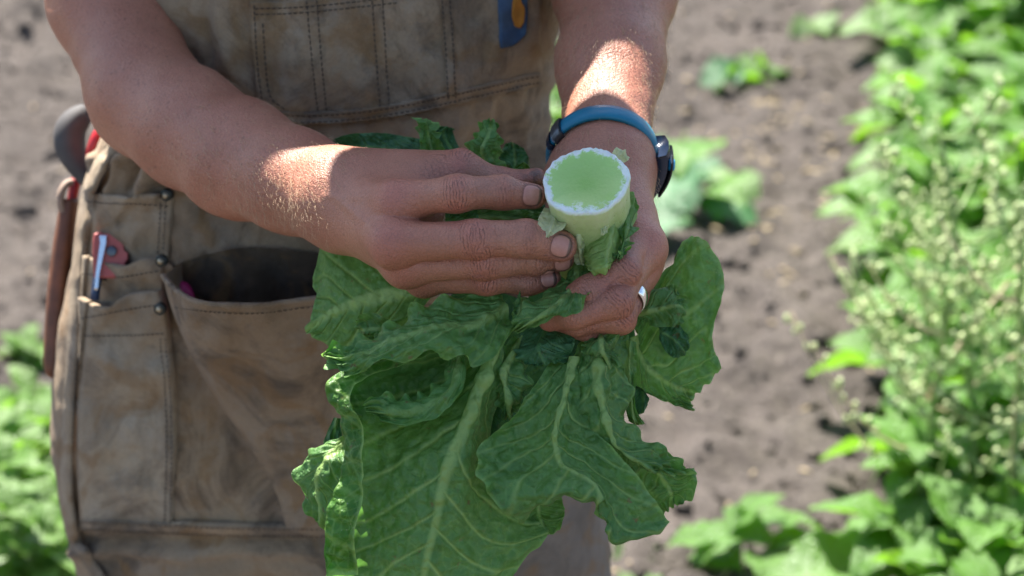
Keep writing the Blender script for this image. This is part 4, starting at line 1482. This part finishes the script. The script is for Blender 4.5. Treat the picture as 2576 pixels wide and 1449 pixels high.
def stalk_material():
    t = NT('cut_stalk')
    r = t.attr('rad'); fc = t.attr('face')
    nz = t.noise(160, 4, .7)
    inner = t.mix(t.mr(t.math('ADD', r, t.math('MULTIPLY', t.noise(70, 3), .25)), .2, 1.0), (.25, .48, .10), (.42, .63, .21))
    rim = t.mr(t.math('ADD', r, t.math('MULTIPLY', t.math('SUBTRACT', nz, .5), .62)), .84, .93)
    low = t.math('MULTIPLY', t.mr(t.attr('lowside'), .55, .8), t.mr(t.noise(120, 4, .75), .5, .56))
    face = t.mix(t.math('MAXIMUM', rim, t.math('MULTIPLY', low, .8)), inner, (.78, .86, .80))
    side = t.mix(t.mr(t.noise(40, 4), .35, .7), (.50, .60, .26), (.66, .72, .44))
    side = t.mix(t.attr('down'), side, (.30, .46, .12))
    c = t.mix(fc, side, face)
    h = t.math('ADD', t.math('MULTIPLY', t.noise(500, 3), .5), t.math('MULTIPLY', rim, t.noise(300, 3)))
    b = t.bsdf(c, t.mix(rim, .22, .6), t.bump(h, .0012, .5), Subsurface_Weight=.35, Subsurface_Radius=(.5, 1.0, .3), Subsurface_Scale=.02)
    return t.done(b)


MAT['stalk_cut'] = stalk_material()
# stalk axis runs from the leaf bases up towards the camera
sax = unit(.10 * RGT * -1 + .60 * UPV + .80 * TOCAM)
s1 = unit(RGT - sax * (RGT @ sax)); s2 = np.cross(sax, s1)
sc_ = P(1474, 455, 1.553)
SRAD = 107 * 1.553 / FPX
NA = 96
an = np.linspace(0, 2 * math.pi, NA, endpoint=False)
lump = 1 + .018 * np.sin(5 * an + 1) + .014 * np.sin(9 * an) + .02 * np.sin(2 * an + .6) + .005 * np.sin(23 * an + 2 * np.sin(3 * an))
rows, att_r, att_f, att_d = [], [], [], []
def add_ring(rad, h, face, down, jit=0.0):
    rj = np.random.RandomState(int(abs(h) * 1e5) + int(rad * 1e5))
    rr = rad * lump if rad > .006 else rad + 0 * an
    hh = h + jit * rj.uniform(-1, 1, NA)
    rows.append(sc_ + rr[:, None] * (np.cos(an)[:, None] * s1 + np.sin(an)[:, None] * s2) + hh[:, None] * sax)
    att_r.append(np.full(NA, rad / SRAD)); att_f.append(np.full(NA, face)); att_d.append(np.full(NA, down))
for q in np.linspace(.02, .86, 14): add_ring(SRAD * q, -.0035 * (1 - (q / .9) ** 3), 1, 0)
add_ring(SRAD * .91, -.0004, 1, 0, .0005); add_ring(SRAD * .96, .0006, 1, 0, .0009); add_ring(SRAD * .995, .0003, 1, 0, .0010); add_ring(SRAD * 1.012, -.0012, .7, 0, .0008)
for i, (h, q) in enumerate([(-.003, 1.01), (-.008, .98), (-.014, .96), (-.022, .95), (-.032, .95), (-.045, .97), (-.06, .98), (-.08, .95)]):
    add_ring(SRAD * q, h, 0, min(1, max(0, i - 1) / 4))
V = np.vstack(rows)
mid = len(V)
V = np.vstack([V, [sc_ - sax * .0035]])
F = grid_faces(len(rows), NA, wrap=True)[:, ::-1].tolist() + [[mid, j, (j + 1) % NA] for j in range(NA)]
lows = np.clip((-(V - sc_) @ s2) / SRAD, 0, 1) * (1 if s2 @ UPV > 0 else -1)
lows = np.clip((V - sc_) @ (-UPV) / (SRAD * .8), 0, 1)
stk = mesh_obj('stalk', V, F, MAT['stalk_cut'], None, attrs={'rad': np.append(np.hstack(att_r), 0), 'face': np.append(np.hstack(att_f), 1), 'down': np.append(np.hstack(att_d), 0), 'lowside': lows})
adopt(stk, lett)

leaf_n = [0]


def leaf(rows, mat='leaf', ruffle=.004, freq=9, nu=110, nv=70, midcol=None, seed=None, ribw=1.0, blister=.0011, vein=1.0, base_d=None, serr=.02, relief=1.0, solid=True):
    """leaf from rows of (px, py, d) control points: rows run base to tip, columns across"""
    leaf_n[0] += 1
    seed = seed or leaf_n[0] * 7 + 3
    rw = np.array(rows, float)
    G = P(rw[..., 0], rw[..., 1], rw[..., 2])
    ncol = G.shape[1]
    A = crom(G, nu)                                  # along
    B = crom(np.swapaxes(A, 0, 1), nv)               # across
    S = np.swapaxes(B, 0, 1)                         # nu x nv x 3
    t = np.linspace(0, 1, nu)[:, None] + np.zeros((1, nv)); s = np.linspace(-1, 1, nv)[None, :] + np.zeros((nu, 1))
    mc = 0.0 if midcol is None else (2 * midcol / (ncol - 1) - 1)
    w1, w2, w3 = Wob(seed, 2, 10, 2), Wob(seed + 1, 2, 16, 3), Wob(seed + 2, 3, 18, 2)
    # ragged margin: pull boundary samples in and out along the across / along direction
    du = np.gradient(S, axis=0); dv = np.gradient(S, axis=1)
    n = unit(np.cross(du, dv))
    n = n * np.sign((n * TOCAM).sum(-1).mean() + 1e-9)
    es = np.abs(s); et = t
    edge = np.maximum(es, sstep(.0, 1, et) * et)
    ser = serr * (np.sin(t * 60 + 3 * w1(t * 20, s)) * .5 + w2(t * 26, s * 2))
    S = S + dv * (nv / 2) * (np.sign(s) * ser * es ** 4)[..., None] * .5
    sert = serr * (np.sin(s * 40 + seed) * .4 + w2(s * 18 + 5, t))
    S = S + du * nu * (sert * t ** 14)[..., None] * .14
    # ruffles grow towards the margin
    mag = np.maximum(es ** 2.6, .9 * sstep(.62, 1, t)) * sstep(.05, .3, t)
    ph = freq * 2 * math.pi * t + 2.2 * w1(t * 5, s * .8) + np.where(s > 0, 1.9, 0)
    ph2 = freq * 1.1 * math.pi * s + seed
    rf = np.sin(ph) * np.clip(es - .25, 0, 1) / .75 + np.sin(ph2) * sstep(.55, 1, t) * .8
    S = S + n * (ruffle * mag * rf)[..., None]
    # veins: midrib and arching side veins
    smd = s - mc
    L = np.linalg.norm(np.diff(G[:, ncol // 2], axis=0), axis=1).sum()
    Wd = np.linalg.norm(S[nu // 2, -1] - S[nu // 2, 0]) / 2 + 1e-6
    Wl = np.linalg.norm(dv, axis=-1) * (nv - 1) / 2
    rib = min(1.0, ribw + .2) * np.exp(-(np.abs(smd) * Wl / (.0034 * ribw * (1.1 - .75 * t) * min(1, L / .10) + .0006)) ** 3) * (1 - .3 * t)
    bend = t - .34 * np.abs(smd) ** .8 + .03 * w1(t * 9, s * 3)
    nvn = 6.5
    sv = np.abs(((bend * nvn + .5 * (smd > 0)) % 1) - .5) * 2
    sec = np.exp(-((1 - sv) / (.13 + .05 * np.abs(smd))) ** 2) * (1 - .55 * np.abs(smd)) * (t > .04)
    ter = np.exp(-(np.abs(w2(t * 22, s * 11)) / .10) ** 2) * .35
    vn = np.clip(np.maximum(np.maximum(rib, sec * .95), ter), 0, 1) * vein
    hgt = .0022 * rib * sstep(0, .1, 1 - t) - .0008 * sec + blister * relief * (w3(S[..., 0] * 330, S[..., 1] * 330, S[..., 2] * 330) * .8 + 1.3 * (sv - .4) * (1 - rib)) + .0020 * relief * w1(t * 6, s * 3)
    S = S + n * hgt[..., None]
    f = grid_faces(nu, nv)
    du = np.gradient(S, axis=0); dv = np.gradient(S, axis=1)
    if (np.cross(du, dv) * TOCAM).sum(-1).mean() < 0: f = f[:, ::-1]
    o = mesh_obj('leaf', S.reshape(-1, 3), f, MAT[mat], None, attrs={'vein': vn.ravel(), 'edge': np.maximum(es, et).ravel()})
    return adopt(o, lett)


def D(rows, d):
    """append a depth (scalar, per row list, or nested list) to 2-D rows"""
    out = []
    for i, r in enumerate(rows):
        di = d[i] if isinstance(d, (list, tuple)) else d
        out.append([(x, y, (di[j] if isinstance(di, (list, tuple)) else di)) for j, (x, y) in enumerate(r)])
    return out


# --- far leaves first
leaf(D([[(1090, 690), (1092, 714), (1090, 738)], [(1010, 600), (1000, 737), (1030, 800)], [(890, 575), (930, 752), (965, 850)], [(812, 600), (870, 772), (895, 900)], [(792, 690), (820, 797), (835, 880)], [(800, 770), (768, 834), (790, 840)]],
       [[1.63, 1.62, 1.63], [1.655, 1.635, 1.64], [1.67, 1.645, 1.65], [1.675, 1.65, 1.655], [1.675, 1.655, 1.66], [1.67, 1.66, 1.662]]), ruffle=.002, freq=4, mat='leaf', vein=1.0, ribw=1.6, relief=.5, blister=.0008)
leaf(D([[(1058, 770), (1052, 788), (1045, 812)], [(992, 805), (992, 824), (995, 848)], [(938, 786), (938, 827), (948, 852)], [(897, 803), (895, 832), (922, 868)]], [1.605, 1.60, 1.60, 1.605]), ruffle=.004, freq=3, nu=60, nv=40)
leaf(D([[(1585, 822), (1592, 840), (1580, 852)], [(1660, 690), (1602, 885), (1585, 935)], [(1742, 590), (1625, 920), (1605, 975)], [(1822, 700), (1665, 952), (1655, 1003)], [(1795, 850), (1705, 975), (1700, 1020)], [(1815, 925), (1752, 1000), (1742, 1034)]],
       [[1.625, 1.62, 1.62], [1.632, 1.628, 1.625], [1.625, 1.63, 1.628], [1.618, 1.63, 1.63], [1.62, 1.63, 1.632], [1.625, 1.635, 1.635]]), ruffle=.003, freq=5, nu=140, nv=100, blister=.0012)
leaf(D([[(1606, 765), (1608, 790), (1612, 805)], [(1650, 735), (1655, 780), (1650, 820)], [(1695, 718), (1705, 770), (1690, 822)], [(1712, 745), (1724, 785), (1712, 812)]], [1.612, [1.612, 1.606, 1.608], [1.610, 1.602, 1.602], 1.606]), ruffle=.0025, freq=3, nu=60, nv=40)
leaf(D([[(1640, 810), (1660, 830), (1660, 850)], [(1690, 800), (1690, 850), (1680, 890)], [(1735, 850), (1725, 890), (1705, 905)]], [1.614, 1.612, 1.614]), ruffle=.002, freq=3, nu=60, nv=40, mat='leaf_dark')
# leaves standing behind the right hand
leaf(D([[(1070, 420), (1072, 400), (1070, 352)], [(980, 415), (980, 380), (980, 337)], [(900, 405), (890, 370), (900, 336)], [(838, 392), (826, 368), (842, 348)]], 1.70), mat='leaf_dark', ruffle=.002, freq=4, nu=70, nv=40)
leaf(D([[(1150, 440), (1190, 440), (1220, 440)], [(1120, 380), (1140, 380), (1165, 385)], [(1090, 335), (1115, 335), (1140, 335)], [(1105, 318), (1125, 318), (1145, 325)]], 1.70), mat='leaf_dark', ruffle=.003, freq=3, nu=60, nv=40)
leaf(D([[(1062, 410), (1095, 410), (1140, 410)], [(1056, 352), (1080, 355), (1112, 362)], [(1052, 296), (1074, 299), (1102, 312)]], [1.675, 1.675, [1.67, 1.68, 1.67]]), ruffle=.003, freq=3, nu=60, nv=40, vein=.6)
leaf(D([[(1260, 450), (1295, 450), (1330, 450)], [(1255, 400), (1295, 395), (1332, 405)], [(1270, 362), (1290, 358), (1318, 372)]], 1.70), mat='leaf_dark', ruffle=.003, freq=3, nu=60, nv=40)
leaf(D([[(1195, 450), (1245, 450), (1300, 450)], [(1165, 388), (1210, 385), (1264, 392)], [(1196, 338), (1228, 340), (1262, 362)], [(1230, 297), (1236, 300), (1243, 305)]], [1.665, [1.665, 1.655, 1.668], [1.66, 1.655, 1.665], 1.66]), ruffle=.003, freq=4, nu=80, nv=50, vein=.7)
leaf(D([[(1300, 450), (1330, 445), (1360, 450)], [(1295, 425), (1320, 420), (1340, 430)], [(1305, 412), (1318, 408), (1330, 418)]], 1.66), mat='leaf', ruffle=.003, freq=3, nu=40, nv=30)
# dark filling between the hands
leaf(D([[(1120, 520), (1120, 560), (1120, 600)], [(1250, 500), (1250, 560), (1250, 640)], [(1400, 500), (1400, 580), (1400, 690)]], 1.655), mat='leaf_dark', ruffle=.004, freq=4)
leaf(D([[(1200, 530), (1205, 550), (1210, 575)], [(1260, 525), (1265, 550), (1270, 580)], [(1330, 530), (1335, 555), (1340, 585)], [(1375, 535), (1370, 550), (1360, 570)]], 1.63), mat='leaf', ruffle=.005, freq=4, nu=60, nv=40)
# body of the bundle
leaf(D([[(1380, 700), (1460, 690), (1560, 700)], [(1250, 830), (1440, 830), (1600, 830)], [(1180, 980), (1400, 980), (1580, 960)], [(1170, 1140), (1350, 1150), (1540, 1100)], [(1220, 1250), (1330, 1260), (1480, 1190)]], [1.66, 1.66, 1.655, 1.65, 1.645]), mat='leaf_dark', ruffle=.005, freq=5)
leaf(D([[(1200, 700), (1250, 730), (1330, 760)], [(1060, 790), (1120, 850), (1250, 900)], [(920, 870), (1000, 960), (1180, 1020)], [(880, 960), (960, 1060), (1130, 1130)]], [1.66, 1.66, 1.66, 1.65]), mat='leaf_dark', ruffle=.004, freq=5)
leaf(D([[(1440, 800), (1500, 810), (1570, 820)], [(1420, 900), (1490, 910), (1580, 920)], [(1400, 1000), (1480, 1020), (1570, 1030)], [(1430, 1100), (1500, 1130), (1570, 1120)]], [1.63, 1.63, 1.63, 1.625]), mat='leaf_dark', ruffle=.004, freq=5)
# lower left and bottom leaves
leaf(D([[(862, 1092), (872, 1098), (880, 1108)], [(795, 1128), (825, 1150), (885, 1160)], [(757, 1185), (800, 1212), (880, 1225)], [(772, 1270), (812, 1282), (860, 1295)], [(806, 1322), (822, 1330), (840, 1338)]], [1.60, [1.605, 1.59, 1.585], [1.61, 1.595, 1.585], [1.605, 1.595, 1.59], 1.60]), ruffle=.003, freq=4, nu=80, nv=50)
leaf(D([[(840, 1050), (850, 1050), (862, 1055)], [(815, 1110), (835, 1115), (860, 1120)], [(825, 1160), (840, 1160), (860, 1165)]], 1.615), ruffle=.002, freq=2, nu=40, nv=30, mat='leaf_dark')
leaf(D([[(1300, 1250), (1350, 1250), (1410, 1240)], [(1308, 1300), (1362, 1312), (1420, 1290)], [(1335, 1322), (1382, 1344), (1408, 1330)]], 1.578), ruffle=.003, freq=3, nu=60, nv=50, vein=.7)
# right hand side leaves
leaf(D([[(1545, 850), (1575, 855), (1600, 860)], [(1560, 950), (1580, 950), (1602, 925)], [(1574, 1030), (1590, 1035), (1598, 1020)], [(1582, 1060), (1602, 1070), (1622, 1066)]], 1.588), ruffle=.003, freq=4, nu=70, nv=40)
leaf(D([[(1575, 960), (1600, 970), (1610, 980)], [(1590, 985), (1618, 985), (1632, 1000)], [(1592, 1045), (1615, 1040), (1628, 1025)]], 1.60), ruffle=.002, freq=3, nu=40, nv=30, mat='leaf_dark')
leaf(D([[(1555, 1110), (1610, 1120), (1660, 1120)], [(1585, 1190), (1660, 1195), (1735, 1185)], [(1620, 1250), (1690, 1245), (1752, 1205)], [(1660, 1290), (1690, 1280), (1712, 1260)]], [1.59, 1.588, 1.585, 1.588]), ruffle=.003, freq=4, nu=80, nv=60)
leaf(D([[(1480, 830), (1520, 838), (1570, 845)], [(1428, 930), (1500, 945), (1572, 935)], [(1440, 1020), (1520, 1035), (1584, 1020)], [(1495, 1110), (1552, 1125), (1610, 1085)], [(1545, 1165), (1610, 1165), (1680, 1140)], [(1570, 1180), (1660, 1195), (1752, 1195)]],
       [[1.588, 1.58, 1.59], [1.578, 1.562, 1.585], [1.575, 1.556, 1.582], [1.572, 1.554, 1.578], [1.572, 1.562, 1.575], [1.578, 1.57, 1.575]]), ruffle=.004, freq=6, nu=140, nv=80, blister=.0014)
leaf(D([[(1470, 830), (1510, 835), (1545, 840)], [(1465, 880), (1515, 880), (1555, 870)], [(1500, 915), (1535, 918), (1566, 922)]], [1.575, [1.57, 1.562, 1.57], 1.57]), ruffle=.003, freq=3, nu=60, nv=50)
# crumpled middle
leaf(D([[(1290, 845), (1315, 848), (1335, 850)], [(1232, 930), (1270, 940), (1325, 930)], [(1250, 990), (1280, 1000), (1320, 985)], [(1268, 1055), (1280, 1050), (1295, 1030)]], [1.585, [1.58, 1.57, 1.578], [1.578, 1.57, 1.578], 1.58]), ruffle=.004, freq=4, nu=80, nv=50)
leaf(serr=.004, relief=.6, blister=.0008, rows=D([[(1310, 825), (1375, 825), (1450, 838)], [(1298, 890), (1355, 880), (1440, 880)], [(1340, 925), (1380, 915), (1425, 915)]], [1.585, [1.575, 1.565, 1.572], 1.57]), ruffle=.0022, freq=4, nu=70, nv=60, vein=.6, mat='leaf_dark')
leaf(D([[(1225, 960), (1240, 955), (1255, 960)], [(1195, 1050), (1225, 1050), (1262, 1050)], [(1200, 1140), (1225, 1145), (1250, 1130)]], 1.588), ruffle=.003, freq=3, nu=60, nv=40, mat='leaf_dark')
# hollow leaf under the long curly one
leaf(D([[(1240, 830), (1255, 870), (1262, 905)], [(1110, 860), (1125, 930), (1150, 1000)], [(985, 880), (995, 955), (1015, 1035)], [(880, 890), (890, 965), (910, 1060)], [(852, 915), (862, 985), (890, 1060)]], [1.60, [1.585, 1.625, 1.60], [1.58, 1.63, 1.60], [1.572, 1.61, 1.59], 1.575]), ruffle=.003, freq=5, nu=90, nv=70)
# big front left leaf with its rolled left margin
d1 = [[1.585, 1.582, 1.578, 1.570, 1.575, 1.580], [1.556, 1.566, 1.604, 1.560, 1.570, 1.582], [1.550, 1.560, 1.580, 1.553, 1.568, 1.582], [1.546, 1.556, 1.568, 1.548, 1.562, 1.582], [1.546, 1.556, 1.566, 1.546, 1.560, 1.578], [1.550, 1.558, 1.564, 1.548, 1.560, 1.575], [1.560, 1.562, 1.565, 1.553, 1.562, 1.572]]
leaf(D([[(1205, 850), (1212, 852), (1225, 860), (1245, 866), (1262, 868), (1275, 870)],
        [(900, 960), (862, 945), (1080, 960), (1208, 960), (1235, 965), (1258, 980)],
        [(912, 1060), (868, 1050), (985, 1085), (1165, 1075), (1200, 1090), (1235, 1110)],
        [(908, 1160), (868, 1160), (960, 1195), (1122, 1190), (1200, 1205), (1268, 1222)],
        [(905, 1270), (838, 1270), (935, 1310), (1096, 1310), (1230, 1320), (1352, 1312)],
        [(892, 1385), (812, 1390), (905, 1420), (1070, 1425), (1220, 1430), (1372, 1352)],
        [(900, 1450), (825, 1455), (925, 1500), (1055, 1530), (1180, 1510), (1290, 1450)]], d1), ruffle=.0018, freq=4, nu=210, nv=150, midcol=3, blister=.0010, vein=1.0, serr=.010, ribw=1.25)
# front right leaf
leaf(D([[(1395, 895), (1418, 898), (1440, 900), (1458, 898), (1475, 895)],
        [(1335, 985), (1378, 995), (1420, 1000), (1448, 1000), (1470, 995)],
        [(1268, 1075), (1330, 1085), (1395, 1090), (1445, 1090), (1495, 1078)],
        [(1203, 1150), (1300, 1160), (1410, 1165), (1490, 1170), (1560, 1150)],
        [(1216, 1228), (1330, 1205), (1450, 1200), (1535, 1250), (1632, 1238)],
        [(1288, 1300), (1395, 1243), (1505, 1256), (1548, 1352), (1686, 1318)],
        [(1300, 1296), (1396, 1252), (1498, 1270), (1538, 1340), (1670, 1322)]],
       [[1.58, 1.575, 1.57, 1.575, 1.58], [1.560, 1.566, 1.558, 1.566, 1.57], [1.552, 1.562, 1.550, 1.560, 1.562], [1.545, 1.556, 1.546, 1.556, 1.556], [1.540, 1.548, 1.540, 1.548, 1.548], [1.545, 1.532, 1.532, 1.540, 1.545], [1.556, 1.545, 1.545, 1.552, 1.556]]),
     ruffle=.0030, freq=5, nu=170, nv=130, blister=.0012, serr=.012, ribw=.8)
# flap with the lower curl
leaf(D([[(1130, 885), (1150, 888), (1168, 892)], [(1108, 950), (1135, 968), (1158, 992)], [(1050, 1000), (1070, 1025), (1088, 1052)], [(980, 1008), (990, 1040), (1006, 1074)], [(918, 1008), (924, 1030), (932, 1048)]], [1.572, [1.562, 1.55, 1.548], [1.558, 1.546, 1.542], [1.556, 1.546, 1.544], 1.555]), ruffle=.003, freq=5, nu=100, nv=50, vein=.5)
# the long curly leaf sweeping to the left
leaf(D([[(1262, 735), (1275, 775), (1292, 828)], [(1172, 735), (1192, 815), (1225, 912)], [(1082, 752), (1100, 825), (1125, 895)], [(1005, 795), (1012, 850), (1020, 908)], [(930, 838), (925, 882), (935, 925)], [(862, 868), (862, 902), (880, 945)], [(814, 886), (818, 892), (834, 908)]],
       [[1.585, 1.58, 1.575], [1.578, 1.566, 1.556], [1.572, 1.558, 1.548], [1.568, 1.552, 1.543], [1.562, 1.548, 1.542], [1.556, 1.545, 1.545], 1.55]), ruffle=.006, freq=6, nu=150, nv=80, blister=.0013, vein=.7, serr=.03)
leaf(D([[(1305, 735), (1318, 745), (1330, 760)], [(1290, 780), (1300, 800), (1312, 815)], [(1288, 830), (1296, 835), (1305, 838)]], [1.572, 1.565, 1.565]), ruffle=.003, freq=3, nu=50, nv=30)
# leaf over the gripping fingers
leaf(D([[(1452, 650), (1472, 655), (1490, 668)], [(1424, 706), (1452, 715), (1487, 715)], [(1362, 745), (1402, 765), (1452, 782)], [(1312, 785), (1345, 805), (1378, 812)], [(1288, 822), (1298, 834), (1312, 840)]], [1.590, [1.586, 1.570, 1.553], [1.566, 1.547, 1.542], [1.555, 1.545, 1.546], 1.555]), mat='leaf', ruffle=.003, freq=5, nu=90, nv=60, vein=.8)
# sleeve leaf and torn pale scraps round the stalk
leaf(D([[(1478, 545), (1540, 535), (1592, 492)], [(1466, 600), (1535, 600), (1600, 545)], [(1468, 640), (1528, 645), (1580, 610)], [(1476, 668), (1525, 672), (1568, 645)], [(1482, 685), (1520, 684), (1552, 668)]], [[1.575, 1.565, 1.60], [1.572, 1.556, 1.59], [1.568, 1.552, 1.575], [1.562, 1.548, 1.566], 1.558]), mat='leaf_light', ruffle=.0012, freq=4, nu=90, nv=60, vein=.5, blister=.0004, relief=.5)
leaf(D([[(1570, 480), (1585, 490), (1598, 500)], [(1565, 560), (1582, 565), (1600, 560)], [(1550, 615), (1566, 620), (1580, 612)], [(1535, 650), (1552, 660), (1568, 645)]], [1.588, [1.572, 1.568, 1.575], [1.562, 1.556, 1.562], 1.556]), mat='leaf', ruffle=.004, freq=5, nu=70, nv=40, vein=.5)
MAT['leaf_pale'] = leaf_material('pale_leaf_base', (.56, .64, .25), (.72, .78, .44), (.78, .82, .56), (.7, .76, .46), trans=.35, spots=False)
leaf(D([[(1370, 520), (1402, 533), (1446, 546)], [(1355, 550), (1388, 570), (1424, 568)], [(1352, 582), (1372, 602), (1392, 590)]], [1.568, 1.550, 1.546]), mat='leaf_pale', serr=.012, blister=.0001, relief=.25, ruffle=.0006, freq=2, nu=40, nv=30, vein=.3)
leaf(D([[(1500, 545), (1520, 540), (1540, 530)], [(1510, 570), (1522, 570), (1532, 562)], [(1512, 590), (1518, 592), (1526, 582)]], [1.562, 1.553, 1.551]), mat='leaf_pale', serr=.012, blister=.0001, relief=.25, ruffle=.0006, freq=2, nu=40, nv=30, vein=.3)
leaf(D([[(1385, 545), (1450, 560), (1530, 545)], [(1400, 575), (1455, 590), (1515, 575)], [(1420, 615), (1458, 630), (1490, 610)], [(1440, 655), (1462, 668), (1478, 650)]], [[1.575, 1.562, 1.572], [1.572, 1.560, 1.572], [1.576, 1.566, 1.574], 1.578]), mat='leaf_pale', ruffle=.001, freq=2, nu=60, nv=50, vein=.3, blister=.0001, relief=.3)
leaf(D([[(1540, 385), (1555, 395), (1565, 412)], [(1548, 372), (1566, 385), (1578, 405)], [(1556, 372), (1570, 380), (1582, 398)]], [1.575, 1.572, 1.575]), mat='leaf_pale', serr=.012, blister=.0001, relief=.25, ruffle=.0006, freq=2, nu=30, nv=30, vein=.2)
